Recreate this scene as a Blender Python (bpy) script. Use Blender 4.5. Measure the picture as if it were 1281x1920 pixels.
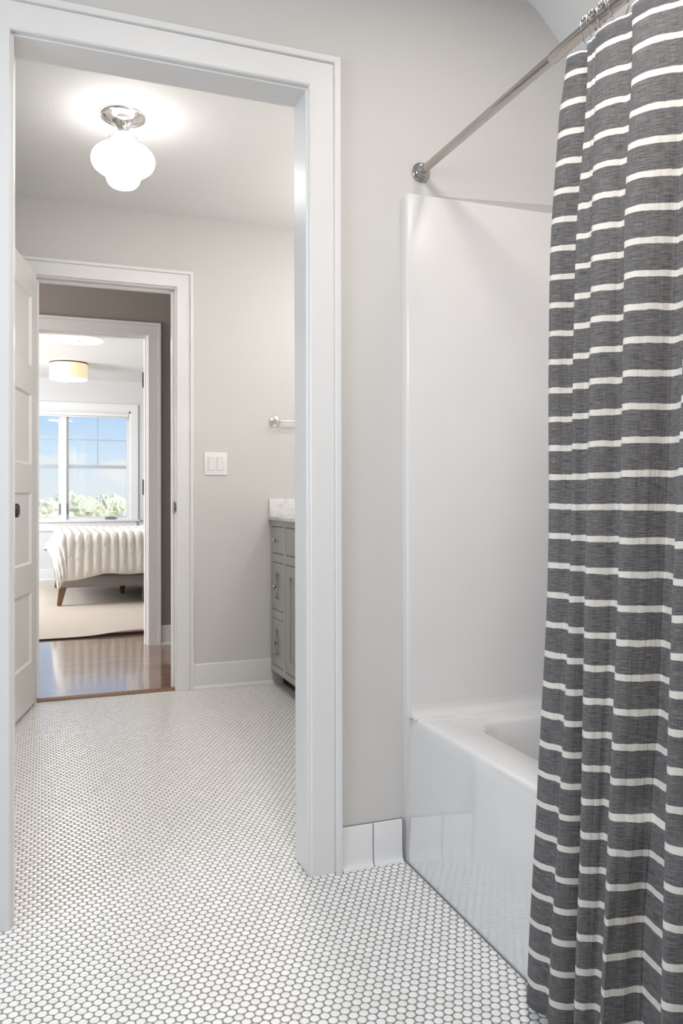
import bpy, bmesh, math, random
from mathutils import Vector, Matrix, noise
random.seed(7)
for o in list(bpy.data.objects):
    bpy.data.objects.remove(o)
S = bpy.context.scene
COL = S.collection
PI = math.pi

# ------------------------------------------------------------------ camera
F_PX, YAW, PITCH, ROLL, CY, EYE = 1501.29, 0.35797, 0.00653, -0.00246, -33.388, 0.9633
fw = Vector((math.sin(YAW), math.cos(YAW), 0)); rt = Vector((math.cos(YAW), -math.sin(YAW), 0)); up = Vector((0, 0, 1))
f2 = fw*math.cos(PITCH) + up*math.sin(PITCH); u2 = up*math.cos(PITCH) - fw*math.sin(PITCH)
r3 = rt*math.cos(ROLL) + u2*math.sin(ROLL); u3 = u2*math.cos(ROLL) - rt*math.sin(ROLL)
cd = bpy.data.cameras.new('camera'); cam = bpy.data.objects.new('camera', cd); COL.objects.link(cam)
m = Matrix((r3, u3, -f2)).transposed().to_4x4(); m.translation = Vector((0, -1.95984, EYE))
cam.matrix_world = m
cd.sensor_fit = 'HORIZONTAL'; cd.sensor_width = 36.0; cd.lens = F_PX/1281*36.0
cd.shift_y = CY/1281; cd.clip_start = 0.05; cd.clip_end = 500
S.camera = cam

# ------------------------------------------------------------------ exposure, sky, light
vs = S.view_settings
S.display_settings.display_device = 'sRGB'
vs.view_transform = 'Standard'; vs.look = 'None'; vs.gamma = 1.0; vs.use_curve_mapping = False
vs.exposure = 0.0

def light(name, kind, loc, power, color, size=None, size_y=None, target=None, spread=None, radius=None):
    l = bpy.data.lights.new(name, kind); l.energy = power; l.color = color
    if kind == 'AREA':
        l.shape = 'RECTANGLE' if size_y else 'DISK'
        l.size = size
        if size_y: l.size_y = size_y
        if spread: l.spread = spread
    if radius is not None: l.shadow_soft_size = radius
    o = bpy.data.objects.new(name, l); COL.objects.link(o); o.location = loc
    if target is not None:
        o.rotation_euler = (Vector(target)-Vector(loc)).to_track_quat('-Z', 'Y').to_euler()
    return o

sun = bpy.data.lights.new('sun', 'SUN'); sun.energy = 3.2; sun.angle = 0.02; sun.color = (1.0, 0.95, 0.86)
so = bpy.data.objects.new('sun', sun); COL.objects.link(so); so.location = (20, -20, 30)
so.rotation_euler = Vector((-0.45, 0.62, -0.62)).to_track_quat('-Z', 'Y').to_euler()
# daylight through the bathroom's and the bedroom's left-hand windows
light('bath_window_daylight', 'AREA', (-1.5, -1.15, 1.35), 21, (0.76, 0.88, 1.0), 1.2, 1.1, (0.9, -1.05, 0.4))
light('bedroom_window_daylight', 'AREA', (-2.45, 5.7, 1.4), 160, (0.93, 0.96, 1.0), 1.7, 1.5, (0.7, 6.0, 0.8))
# bathroom ceiling lights, over the room and over the tub
light('bath_ceiling_lamp', 'AREA', (0.45, -1.35, 2.39), 25, (1.0, 0.945, 0.90), 0.42, None, (0.45, -1.35, 0))
light('shower_downlight', 'AREA', (1.06, -0.62, 2.39), 2.4, (1.0, 0.90, 0.83), 0.16, None, (1.06, -0.62, 0))
# vanity light bar over the mirror
for yy_ in (0.95, 1.50):
    light('vanity_sconce_bulb', 'POINT', (1.58, yy_, 1.96), 5.5, (1.0, 0.97, 0.93), radius=0.045)

light('vanity_fill', 'AREA', (0.72, 0.52, 2.395), 16, (1.0, 0.97, 0.94), 0.15, None, (0.72, 0.52, 0))  # unseen fill light added to brighten the lower vanity room
# fill light added at the hall's left end, no real source there
light('hall_fill', 'AREA', (-2.05, 2.75, 1.3), 60, (1.0, 0.96, 0.93), 0.8, 1.6, (0.8, 3.3, 0.9))

# ------------------------------------------------------------------ material helpers
def new_mat(name):
    mt = bpy.data.materials.new(name); mt.use_nodes = True
    nt = mt.node_tree; b = nt.nodes['Principled BSDF']
    return mt, nt, b
def N(nt, t, **kw):
    n = nt.nodes.new(t)
    for k, v in kw.items():
        if hasattr(n, k): setattr(n, k, v)
        else: n.inputs[k].default_value = v
    return n
def math_n(nt, op, a, b=None, clamp=False):
    n = nt.nodes.new('ShaderNodeMath'); n.operation = op; n.use_clamp = clamp
    for i, v in enumerate((a, b)):
        if v is None: continue
        if isinstance(v, (int, float)): n.inputs[i].default_value = v
        else: nt.links.new(v, n.inputs[i])
    return n.outputs[0]
def vmath(nt, op, a, b=None):
    n = nt.nodes.new('ShaderNodeVectorMath'); n.operation = op
    for i, v in enumerate((a, b)):
        if v is None: continue
        if isinstance(v, tuple): n.inputs[i].default_value = v
        else: nt.links.new(v, n.inputs[i])
    return n.outputs['Value'] if op in ('LENGTH', 'DOT_PRODUCT', 'DISTANCE') else n.outputs[0]
def mixc(nt, fac, a, b, blend='MIX'):
    n = nt.nodes.new('ShaderNodeMix'); n.data_type = 'RGBA'; n.blend_type = blend
    for i, v in ((0, fac), (6, a), (7, b)):
        if isinstance(v, (int, float)): n.inputs[i].default_value = v
        elif isinstance(v, tuple): n.inputs[i].default_value = (*v[:3], 1)
        else: nt.links.new(v, n.inputs[i])
    return n.outputs[2]
def maprange(nt, v, a, b, c=0.0, d=1.0, smooth=True):
    n = nt.nodes.new('ShaderNodeMapRange'); n.interpolation_type = 'SMOOTHSTEP' if smooth else 'LINEAR'
    nt.links.new(v, n.inputs[0])
    for i, x in enumerate((a, b, c, d)): n.inputs[1+i].default_value = x
    return n.outputs[0]
def noise_n(nt, vec, scale, detail=3.0, rough=0.5, out='Fac'):
    n = nt.nodes.new('ShaderNodeTexNoise'); n.inputs['Scale'].default_value = scale
    n.inputs['Detail'].default_value = detail; n.inputs['Roughness'].default_value = rough
    if vec is not None: nt.links.new(vec, n.inputs['Vector'])
    return n.outputs[out]
def objco(nt): return nt.nodes.new('ShaderNodeTexCoord').outputs['Object']
def bump(nt, b, h, strength, dist, sock='Normal'):
    n = nt.nodes.new('ShaderNodeBump'); n.inputs['Strength'].default_value = strength; n.inputs['Distance'].default_value = dist
    nt.links.new(h, n.inputs['Height']); nt.links.new(n.outputs[0], b.inputs[sock]); return n

def paint(name, col, rough=0.5, bscale=220, bdist=0.0006, bstr=0.25, var=0.02, spec=0.4):
    mt, nt, b = new_mat(name); co = objco(nt)
    f = noise_n(nt, co, 1.7, 4)
    c = mixc(nt, f, tuple(x*(1-var) for x in col), tuple(min(1, x*(1+var)) for x in col))
    nt.links.new(c, b.inputs['Base Color']); b.inputs['Roughness'].default_value = rough
    b.inputs['Specular IOR Level'].default_value = spec
    bump(nt, b, noise_n(nt, co, bscale, 3), bstr, bdist)
    return mt
def metal(name, col, rough, aniso=False):
    mt, nt, b = new_mat(name); co = objco(nt)
    b.inputs['Base Color'].default_value = (*col, 1); b.inputs['Metallic'].default_value = 1.0
    f = noise_n(nt, co, 60, 2)
    nt.links.new(maprange(nt, f, 0.3, 0.7, rough*0.96, rough*1.04), b.inputs['Roughness'])
    return mt
def plain(name, col, rough=0.5, spec=0.5, coat=0.0):
    mt, nt, b = new_mat(name); co = objco(nt)
    c = mixc(nt, noise_n(nt, co, 8, 3), tuple(x*0.97 for x in col), tuple(min(1, x*1.03) for x in col))
    nt.links.new(c, b.inputs['Base Color']); b.inputs['Roughness'].default_value = rough
    b.inputs['Specular IOR Level'].default_value = spec; b.inputs['Coat Weight'].default_value = coat
    return mt
def emit(name, col, strength, base=(0.9, 0.9, 0.9)):
    mt, nt, b = new_mat(name)
    b.inputs['Base Color'].default_value = (*base, 1); b.inputs['Roughness'].default_value = 0.35
    b.inputs['Emission Color'].default_value = (*col, 1); b.inputs['Emission Strength'].default_value = strength
    return mt

M = {}
M['wall'] = paint('warm grey wall paint', (0.665, 0.65, 0.632), 0.55)
M['wallbed'] = paint('pale bedroom wall paint', (0.70, 0.70, 0.70), 0.6)
M['hallwall'] = paint('taupe hall wall paint', (0.33, 0.295, 0.275), 0.6)
M['ceil'] = paint('white ceiling paint', (0.80, 0.795, 0.785), 0.7, 90, 0.002, 0.5)
M['trim'] = paint('white satin trim paint', (0.80, 0.795, 0.79), 0.32, 60, 0.0004, 0.12, 0.012)
M['door'] = paint('white door paint', (0.80, 0.785, 0.765), 0.35, 60, 0.0004, 0.1, 0.012)
M['acrylic'] = plain('white glossy acrylic', (0.76, 0.755, 0.75), 0.07, 0.5, 1.0)
M['acrylic'].node_tree.nodes['Principled BSDF'].inputs['Coat IOR'].default_value = 1.7
M['acrylic_wall'] = plain('white acrylic wall panel', (0.73, 0.715, 0.705), 0.24, 0.4, 0.0)
M['ceramic'] = plain('white glazed ceramic', (0.84, 0.84, 0.84), 0.12, 0.5, 0.3)
M['grout'] = plain('grey grout', (0.20, 0.20, 0.20), 0.8)
M['nickel'] = metal('brushed nickel', (0.50, 0.465, 0.435), 0.19)
M['chrome'] = metal('polished chrome', (0.80, 0.79, 0.78), 0.07)
M['hookmetal'] = metal('steel hook wire', (0.46, 0.45, 0.44), 0.12)
M['black'] = plain('black hardware', (0.022, 0.022, 0.024), 0.38)
M['cabinet'] = paint('grey cabinet paint', (0.40, 0.395, 0.375), 0.4, 60, 0.0003, 0.1)
M['cabdark'] = plain('shadow gap', (0.03, 0.03, 0.03), 0.8)
M['plastic'] = plain('white plastic', (0.86, 0.86, 0.85), 0.3)
M['globe'] = emit('lit opal glass', (1.0, 0.98, 0.955), 7.5)
M['fabricbed'] = paint('grey bed upholstery', (0.30, 0.275, 0.26), 0.9, 500, 0.002, 0.6, 0.05, 0.1)
M['legwood'] = None
M['mattress'] = plain('white mattress ticking', (0.82, 0.82, 0.83), 0.9, 0.1)
M['diffuser'] = emit('lit lamp diffuser', (1.0, 0.96, 0.90), 15.0)
M['bronze'] = metal('dark bronze', (0.10, 0.08, 0.07), 0.4)
M['vinyl'] = plain('white vinyl window', (0.78, 0.79, 0.80), 0.35)
M['muntin'] = plain('grey-white muntin', (0.46, 0.48, 0.51), 0.4)  # grey of the backlit bars is put into their colour
M['sash'] = plain('white sash', (0.66, 0.68, 0.70), 0.35)  # colour greyed to carry the sash's shading
M['bark'] = plain('bark', (0.14, 0.10, 0.07), 0.9)

# penny-round floor tile
def penny():
    mt, nt, b = new_mat('white penny round tile'); co = objco(nt)
    s = 0.0202; h = s*math.sqrt(3); r = 0.00885
    def latt(off):
        p = vmath(nt, 'DIVIDE', vmath(nt, 'ADD', co, off), (s, h, 1))
        fr = vmath(nt, 'SUBTRACT', vmath(nt, 'FRACTION', p), (0.5, 0.5, 0))
        q = vmath(nt, 'MULTIPLY', fr, (s, h, 0))
        return vmath(nt, 'LENGTH', q), vmath(nt, 'FLOOR', p)
    d1, c1 = latt((0.0, 0.0, 0.0)); d2, c2 = latt((s/2, h/2, 0.0))
    d = math_n(nt, 'MINIMUM', d1, d2)
    sel = math_n(nt, 'LESS_THAN', d2, d1)
    mv = nt.nodes.new('ShaderNodeMix'); mv.data_type = 'VECTOR'
    nt.links.new(sel, mv.inputs[0]); nt.links.new(c1, mv.inputs[4]); nt.links.new(vmath(nt, 'ADD', c2, (0.37, 0.51, 0)), mv.inputs[5])
    wn = nt.nodes.new('ShaderNodeTexWhiteNoise'); wn.noise_dimensions = '2D'; nt.links.new(mv.outputs[1], wn.inputs['Vector'])
    tile = mixc(nt, wn.outputs['Value'], (0.76, 0.755, 0.74), (0.84, 0.835, 0.82))
    gr = mixc(nt, noise_n(nt, co, 40, 3), (0.17, 0.165, 0.155), (0.26, 0.25, 0.235))
    mask = maprange(nt, d, r-0.0003, r+0.0004)
    nt.links.new(mixc(nt, mask, tile, gr), b.inputs['Base Color'])
    nt.links.new(maprange(nt, mask, 0, 1, 0.15, 0.8), b.inputs['Roughness'])
    nt.links.new(maprange(nt, mask, 0, 1, 0.6, 0.1), b.inputs['Specular IOR Level'])
    hgt = maprange(nt, d, r-0.0022, r+0.0006, 1.0, 0.0)
    hh = math_n(nt, 'ADD', hgt, math_n(nt, 'MULTIPLY', noise_n(nt, co, 70, 1), 0.5))
    bump(nt, b, hh, 0.75, 0.0007)
    return mt
M['penny'] = penny()

def tile_mat():
    mt, nt, b = new_mat('white glazed penny tile'); co = objco(nt)
    at = nt.nodes.new('ShaderNodeAttribute'); at.attribute_name = 'glaze'
    nt.links.new(mixc(nt, at.outputs['Fac'], (0.83, 0.825, 0.81), (0.90, 0.895, 0.885)), b.inputs['Base Color'])
    b.inputs['Roughness'].default_value = 0.13; b.inputs['Coat Weight'].default_value = 0.6; b.inputs['Coat Roughness'].default_value = 0.06; b.inputs['Coat IOR'].default_value = 1.6
    bump(nt, b, noise_n(nt, co, 55, 2), 0.35, 0.0006)
    return mt
M['tile'] = tile_mat()
def fgrout():
    mt, nt, b = new_mat('grey floor grout'); co = objco(nt)
    nt.links.new(mixc(nt, noise_n(nt, co, 30, 4), (0.22, 0.215, 0.20), (0.32, 0.31, 0.295)), b.inputs['Base Color']); b.inputs['Roughness'].default_value = 0.85
    bump(nt, b, noise_n(nt, co, 900, 2), 0.5, 0.0005)
    return mt
M['floorgrout'] = fgrout()

def wood_floor():
    mt, nt, b = new_mat('brown oak strip floor'); co = objco(nt)
    br = nt.nodes.new('ShaderNodeTexBrick'); br.offset = 0.43; br.offset_frequency = 2
    nt.links.new(co, br.inputs['Vector'])
    br.inputs['Color1'].default_value = (0.0, 0, 0, 1); br.inputs['Color2'].default_value = (1, 1, 1, 1); br.inputs['Mortar'].default_value = (0.5, 0.5, 0.5, 1)
    br.inputs['Scale'].default_value = 1.0; br.inputs['Mortar Size'].default_value = 0.0009; br.inputs['Mortar Smooth'].default_value = 0.1
    br.inputs['Brick Width'].default_value = 0.9; br.inputs['Row Height'].default_value = 0.057
    mp = nt.nodes.new('ShaderNodeMapping'); mp.inputs['Scale'].default_value = (2.5, 38, 1); nt.links.new(co, mp.inputs['Vector'])
    gr = noise_n(nt, mp.outputs[0], 1.6, 6, 0.65)
    base = mixc(nt, br.outputs['Color'], (0.20, 0.092, 0.045), (0.34, 0.175, 0.095))
    c = mixc(nt, maprange(nt, gr, 0.3, 0.75), (0.13, 0.058, 0.03), base)
    c = mixc(nt, br.outputs['Fac'], c, (0.035, 0.018, 0.012))
    nt.links.new(c, b.inputs['Base Color'])
    b.inputs['Roughness'].default_value = 0.28; b.inputs['Coat Weight'].default_value = 1.0
    b.inputs['Coat Roughness'].default_value = 0.10; b.inputs['Coat IOR'].default_value = 2.4
    hh = math_n(nt, 'SUBTRACT', math_n(nt, 'MULTIPLY', gr, 0.35), br.outputs['Fac'])
    bump(nt, b, hh, 0.3, 0.0008)
    n2 = nt.nodes.new('ShaderNodeBump'); n2.inputs['Strength'].default_value = 0.25; n2.inputs['Distance'].default_value = 0.0012
    nt.links.new(noise_n(nt, mp.outputs[0], 0.5, 2), n2.inputs['Height']); nt.links.new(n2.outputs[0], b.inputs['Coat Normal'])
    return mt
M['woodfloor'] = wood_floor()
def leg_wood():
    mt, nt, b = new_mat('walnut leg'); co = objco(nt)
    mp = nt.nodes.new('ShaderNodeMapping'); mp.inputs['Scale'].default_value = (60, 60, 6); nt.links.new(co, mp.inputs['Vector'])
    c = mixc(nt, noise_n(nt, mp.outputs[0], 1.0, 4), (0.13, 0.065, 0.03), (0.27, 0.14, 0.065))
    nt.links.new(c, b.inputs['Base Color']); b.inputs['Roughness'].default_value = 0.4
    return mt
M['legwood'] = leg_wood()
def rug_mat(name, c1, c2):
    mt, nt, b = new_mat(name); co = objco(nt)
    f = noise_n(nt, co, 90, 4, 0.7); g = noise_n(nt, co, 2.0, 3)
    c = mixc(nt, math_n(nt, 'ADD', math_n(nt, 'MULTIPLY', f, 0.6), math_n(nt, 'MULTIPLY', g, 0.4)), c1, c2)
    nt.links.new(c, b.inputs['Base Color']); b.inputs['Roughness'].default_value = 0.95; b.inputs['Specular IOR Level'].default_value = 0.1
    b.inputs['Sheen Weight'].default_value = 0.15
    bump(nt, b, noise_n(nt, co, 260, 3), 0.7, 0.004)
    return mt
M['rug'] = rug_mat('beige rug pile', (0.52, 0.44, 0.36), (0.66, 0.57, 0.49))
M['rugback'] = plain('dark rug backing', (0.07, 0.06, 0.06), 0.9, 0.1)
M['throw'] = rug_mat('ivory plush', (0.84, 0.80, 0.74), (0.91, 0.88, 0.83))
def marble():
    mt, nt, b = new_mat('white veined marble'); co = objco(nt)
    d = nt.nodes.new('ShaderNodeTexNoise'); d.inputs['Scale'].default_value = 5; d.inputs['Detail'].default_value = 6; nt.links.new(co, d.inputs['Vector'])
    w = vmath(nt, 'ADD', co, vmath(nt, 'MULTIPLY', d.outputs['Color'], (0.25, 0.25, 0.25)))
    f = noise_n(nt, w, 11, 5, 0.6)
    v = math_n(nt, 'ABSOLUTE', math_n(nt, 'SUBTRACT', f, 0.5))
    vein = maprange(nt, v, 0.0, 0.035, 1.0, 0.0)
    c = mixc(nt, noise_n(nt, co, 9, 4), (0.76, 0.76, 0.755), (0.86, 0.86, 0.85))
    c = mixc(nt, math_n(nt, 'MULTIPLY', vein, 0.45), c, (0.45, 0.45, 0.46))
    nt.links.new(c, b.inputs['Base Color']); b.inputs['Roughness'].default_value = 0.18
    return mt
M['marble'] = marble()
def curtain_mat():
    mt, nt, b = new_mat('grey striped linen')
    uv = nt.nodes.new('ShaderNodeUVMap'); uv.uv_map = 'cloth'; uvo = uv.outputs[0]
    sp = nt.nodes.new('ShaderNodeSeparateXYZ'); nt.links.new(uvo, sp.inputs[0])
    wob = math_n(nt, 'MULTIPLY', math_n(nt, 'SUBTRACT', noise_n(nt, uvo, 45, 4), 0.5), 0.0045)
    v = math_n(nt, 'ADD', sp.outputs[1], wob)
    ph = math_n(nt, 'DIVIDE', math_n(nt, 'SUBTRACT', 1.7960, v), 0.0546)       # stripe centre falls on .5
    fr = math_n(nt, 'ABSOLUTE', math_n(nt, 'SUBTRACT', math_n(nt, 'FRACT', ph), 0.5))
    stripe = maprange(nt, fr, 0.092, 0.106, 1.0, 0.0)
    stripe = math_n(nt, 'MULTIPLY', stripe, math_n(nt, 'LESS_THAN', v, 1.7960))
    top = maprange(nt, v, 1.8035, 1.8045, 0.0, 1.0)
    stripe = math_n(nt, 'MAXIMUM', stripe, top)
    m1 = nt.nodes.new('ShaderNodeMapping'); m1.inputs['Scale'].default_value = (45, 620, 1); nt.links.new(uvo, m1.inputs['Vector'])
    m2 = nt.nodes.new('ShaderNodeMapping'); m2.inputs['Scale'].default_value = (700, 45, 1); nt.links.new(uvo, m2.inputs['Vector'])
    weft = noise_n(nt, m1.outputs[0], 1.0, 3, 0.7); warp = noise_n(nt, m2.outputs[0], 1.0, 3, 0.7)
    thread = math_n(nt, 'ADD', math_n(nt, 'MULTIPLY', weft, 0.75), math_n(nt, 'MULTIPLY', warp, 0.25))
    grey = mixc(nt, maprange(nt, thread, 0.34, 0.66, 0, 1, False), (0.045, 0.045, 0.054), (0.225, 0.215, 0.208))
    hem = maprange(nt, v, 1.7755, 1.7765, 0.0, 0.35)
    grey = mixc(nt, hem, grey, (0.06, 0.062, 0.075))
    white = mixc(nt, thread, (0.60, 0.575, 0.53), (0.76, 0.73, 0.68))
    nt.links.new(mixc(nt, stripe, grey, white), b.inputs['Base Color'])
    b.inputs['Roughness'].default_value = 0.9; b.inputs['Specular IOR Level'].default_value = 0.12; b.inputs['Sheen Weight'].default_value = 0.1
    m3 = nt.nodes.new('ShaderNodeMapping'); m3.inputs['Scale'].default_value = (90, 6, 1); nt.links.new(uvo, m3.inputs['Vector'])
    crease = noise_n(nt, m3.outputs[0], 1.0, 3, 0.6)
    hh = math_n(nt, 'ADD', math_n(nt, 'MULTIPLY', crease, 4.0), math_n(nt, 'ADD', math_n(nt, 'MULTIPLY', thread, 0.3), math_n(nt, 'MULTIPLY', stripe, 0.12)))
    bump(nt, b, hh, 0.5, 0.0012)
    return mt
M['curtain'] = curtain_mat()
def shade_mat():
    mt, nt, b = new_mat('lit linen drum shade'); co = objco(nt)
    mp = nt.nodes.new('ShaderNodeMapping'); mp.inputs['Scale'].default_value = (160, 160, 14); nt.links.new(co, mp.inputs['Vector'])
    f = noise_n(nt, mp.outputs[0], 1, 3, 0.7)
    c = mixc(nt, f, (0.88, 0.70, 0.42), (1.0, 0.88, 0.64))
    nt.links.new(c, b.inputs['Base Color']); nt.links.new(c, b.inputs['Emission Color'])
    b.inputs['Emission Strength'].default_value = 0.50; b.inputs['Roughness'].default_value = 0.9
    return mt
M['shade'] = shade_mat()
def glass_mat():
    mt = bpy.data.materials.new('window glass'); mt.use_nodes = True; nt = mt.node_tree
    nt.nodes.clear()
    out = nt.nodes.new('ShaderNodeOutputMaterial'); tr = nt.nodes.new('ShaderNodeBsdfTransparent'); gl = nt.nodes.new('ShaderNodeBsdfGlossy')
    tr.inputs[0].default_value = (0.97, 0.985, 0.98, 1); gl.inputs['Roughness'].default_value = 0.02
    fr = nt.nodes.new('ShaderNodeFresnel'); fr.inputs[0].default_value = 1.45
    mx = nt.nodes.new('ShaderNodeMixShader')
    nt.links.new(fr.outputs[0], mx.inputs[0]); nt.links.new(tr.outputs[0], mx.inputs[1]); nt.links.new(gl.outputs[0], mx.inputs[2])
    nt.links.new(mx.outputs[0], out.inputs[0])
    return mt
M['glass'] = glass_mat()
def leaf_mat(name, c1, c2):
    mt, nt, b = new_mat(name); co = objco(nt)
    c = mixc(nt, maprange(nt, noise_n(nt, co, 2.2, 5, 0.7), 0.3, 0.7), c1, c2)
    nt.links.new(c, b.inputs['Base Color']); b.inputs['Roughness'].default_value = 0.9; b.inputs['Specular IOR Level'].default_value = 0.1
    return mt

# sky with a few clouds
w = bpy.data.worlds.new('sky'); S.world = w; w.use_nodes = True; nt = w.node_tree; nt.nodes.clear()
wo = nt.nodes.new('ShaderNodeOutputWorld'); bg = nt.nodes.new('ShaderNodeBackground')
tc = nt.nodes.new('ShaderNodeTexCoord'); sp = nt.nodes.new('ShaderNodeSeparateXYZ'); nt.links.new(tc.outputs['Generated'], sp.inputs[0])
ra = nt.nodes.new('ShaderNodeValToRGB'); nt.links.new(math_n(nt, 'ADD', math_n(nt, 'MULTIPLY', sp.outputs[2], 1.0), 0.02), ra.inputs[0])
cr = ra.color_ramp; cr.elements[0].position = 0.0; cr.elements[0].color = (0.90, 0.93, 0.95, 1)
cr.elements[1].position = 1.0; cr.elements[1].color = (0.26, 0.50, 0.95, 1)
for p_, c_ in ((0.045, (0.84, 0.92, 1.0)), (0.075, (0.72, 0.87, 1.05)), (0.12, (0.56, 0.77, 1.05)), (0.4, (0.40, 0.64, 1.0))):
    e = cr.elements.new(p_); e.color = (*c_, 1)
mp = nt.nodes.new('ShaderNodeMapping'); mp.inputs['Scale'].default_value = (9, 9, 26); mp.inputs['Location'].default_value = (0.55, 0.0, 0.35); nt.links.new(tc.outputs['Generated'], mp.inputs[0])
nz = noise_n(nt, mp.outputs[0], 1.0, 6, 0.55)
cl = maprange(nt, nz, 0.58, 0.72)
dd = vmath(nt, 'LENGTH', vmath(nt, 'MULTIPLY', vmath(nt, 'SUBTRACT', tc.outputs['Generated'], (0.098, 0.995, 0.034)), (1.0, 0.3, 2.2)))
mp2 = nt.nodes.new('ShaderNodeMapping'); mp2.inputs['Scale'].default_value = (45, 45, 60); nt.links.new(tc.outputs['Generated'], mp2.inputs[0])
puff = maprange(nt, math_n(nt, 'ADD', dd, math_n(nt, 'MULTIPLY', math_n(nt, 'SUBTRACT', noise_n(nt, mp2.outputs[0], 1.0, 5, 0.6), 0.5), 0.045)), 0.026, 0.042, 1.0, 0.0)
cl = math_n(nt, 'MAXIMUM', cl, puff)
nt.links.new(mixc(nt, math_n(nt, 'MULTIPLY', cl, 0.85), ra.outputs[0], (0.97, 0.975, 0.98)), bg.inputs[0]); bg.inputs[1].default_value = 1.0
nt.links.new(bg.outputs[0], wo.inputs[0])

# ------------------------------------------------------------------ mesh helpers
def obj(name, bm, mat, parent=None, smooth=False, autosm=None):
    me = bpy.data.meshes.new(name)
    if smooth:
        for f in bm.faces: f.smooth = True
    bm.normal_update(); bm.to_mesh(me); bm.free()
    mats = mat if isinstance(mat, (list, tuple)) else [mat]
    for x in mats: me.materials.append(x)
    if autosm is not None:
        me.set_sharp_from_angle(angle=autosm)
    o = bpy.data.objects.new(name, me); COL.objects.link(o)
    if parent is not None: o.parent = parent
    return o
def tag(o, label=None, cat=None, group=None, kind=None):
    if label: o['label'] = label
    if cat: o['category'] = cat
    if group: o['group'] = group
    if kind: o['kind'] = kind
    return o
def empty(name, loc, label, cat, group=None, kind=None, rz=0.0):
    o = bpy.data.objects.new(name, None); COL.objects.link(o); o.location = loc; o.rotation_euler = (0, 0, rz); o.empty_display_size = 0.05
    return tag(o, label, cat, group, kind)
def box(bm, x0, x1, y0, y1, z0, z1, bev=0.0, seg=2, mi=0):
    vs_ = [bm.verts.new((x, y, z)) for x in (x0, x1) for y in (y0, y1) for z in (z0, z1)]
    idx = ((0, 1, 3, 2), (4, 6, 7, 5), (0, 4, 5, 1), (2, 3, 7, 6), (0, 2, 6, 4), (1, 5, 7, 3))
    fs = [bm.faces.new([vs_[i] for i in q]) for q in idx]
    for f in fs: f.material_index = mi
    bmesh.ops.recalc_face_normals(bm, faces=fs)
    if bev > 0:
        es = list({e for f in fs for e in f.edges})
        r = bmesh.ops.bevel(bm, geom=es, offset=bev, segments=seg, profile=0.5, affect='EDGES', clamp_overlap=True)
        for f in r['faces']: f.material_index = mi
    return vs_
def boxo(name, b6, mat, parent=None, bev=0.0, seg=2):
    bm = bmesh.new(); box(bm, *b6, bev=bev, seg=seg)
    return obj(name, bm, mat, parent, smooth=bev > 0, autosm=0.6 if bev > 0 else None)
def tube(bm, pts, r, seg=12, cap=True, closed=False):
    pts = [Vector(p) for p in pts]; n = len(pts); rings = []
    prev = None
    for i, p in enumerate(pts):
        a = pts[(i-1) % n] if (closed or i > 0) else pts[0]; b_ = pts[(i+1) % n] if (closed or i < n-1) else pts[-1]
        t = (b_-a).normalized()
        if prev is None:
            ref = Vector((0, 0, 1)) if abs(t.z) < 0.9 else Vector((1, 0, 0)); u = t.cross(ref).normalized()
        else:
            u = (prev - t*prev.dot(t)).normalized()
        prev = u; v = t.cross(u); rr = r[i] if isinstance(r, (list, tuple)) else r
        rings.append([bm.verts.new(p + (u*math.cos(k*2*PI/seg) + v*math.sin(k*2*PI/seg))*rr) for k in range(seg)])
    for i in range(n if closed else n-1):
        A, B = rings[i], rings[(i+1) % n]
        for k in range(seg): bm.faces.new((A[k], A[(k+1) % seg], B[(k+1) % seg], B[k]))
    if cap and not closed:
        bm.faces.new(rings[0][::-1]); bm.faces.new(rings[-1])
def lathe(bm, prof, seg=48, mat=None, cap=True):
    """prof = [(r, h)] turned about local Z, mat maps it to its place"""
    mat = mat or Matrix.Identity(4); rings = []
    for r, h in prof:
        if r < 1e-6: rings.append([bm.verts.new(mat @ Vector((0, 0, h)))])
        else: rings.append([bm.verts.new(mat @ Vector((r*math.cos(k*2*PI/seg), r*math.sin(k*2*PI/seg), h))) for k in range(seg)])
    fs = []
    for A, B in zip(rings, rings[1:]):
        for k in range(seg):
            k2 = (k+1) % seg
            if len(A) == 1 and len(B) == 1: continue
            if len(A) == 1: fs.append(bm.faces.new((A[0], B[k2], B[k])))
            elif len(B) == 1: fs.append(bm.faces.new((A[k], A[k2], B[0])))
            else: fs.append(bm.faces.new((A[k], A[k2], B[k2], B[k])))
    if cap:
        if len(rings[0]) > 1: fs.append(bm.faces.new(rings[0][::-1]))
        if len(rings[-1]) > 1: fs.append(bm.faces.new(rings[-1]))
    bmesh.ops.recalc_face_normals(bm, faces=fs)
def ball(bm, c, r, seg=14):
    bmesh.ops.create_uvsphere(bm, u_segments=seg, v_segments=max(6, seg*2//3), radius=r, matrix=Matrix.Translation(c))
def prism(bm, poly, axis, a, b):
    """poly in the two other axes, extruded along axis from a to b"""
    def mk(p, t):
        return Vector((t, p[0], p[1])) if axis == 0 else Vector((p[0], t, p[1])) if axis == 1 else Vector((p[0], p[1], t))
    A = [bm.verts.new(mk(p, a)) for p in poly]; B = [bm.verts.new(mk(p, b)) for p in poly]; n = len(poly)
    fs = [bm.faces.new((A[i], A[(i+1) % n], B[(i+1) % n], B[i])) for i in range(n)] + [bm.faces.new(A[::-1]), bm.faces.new(B)]
    bmesh.ops.recalc_face_normals(bm, faces=fs)
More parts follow.
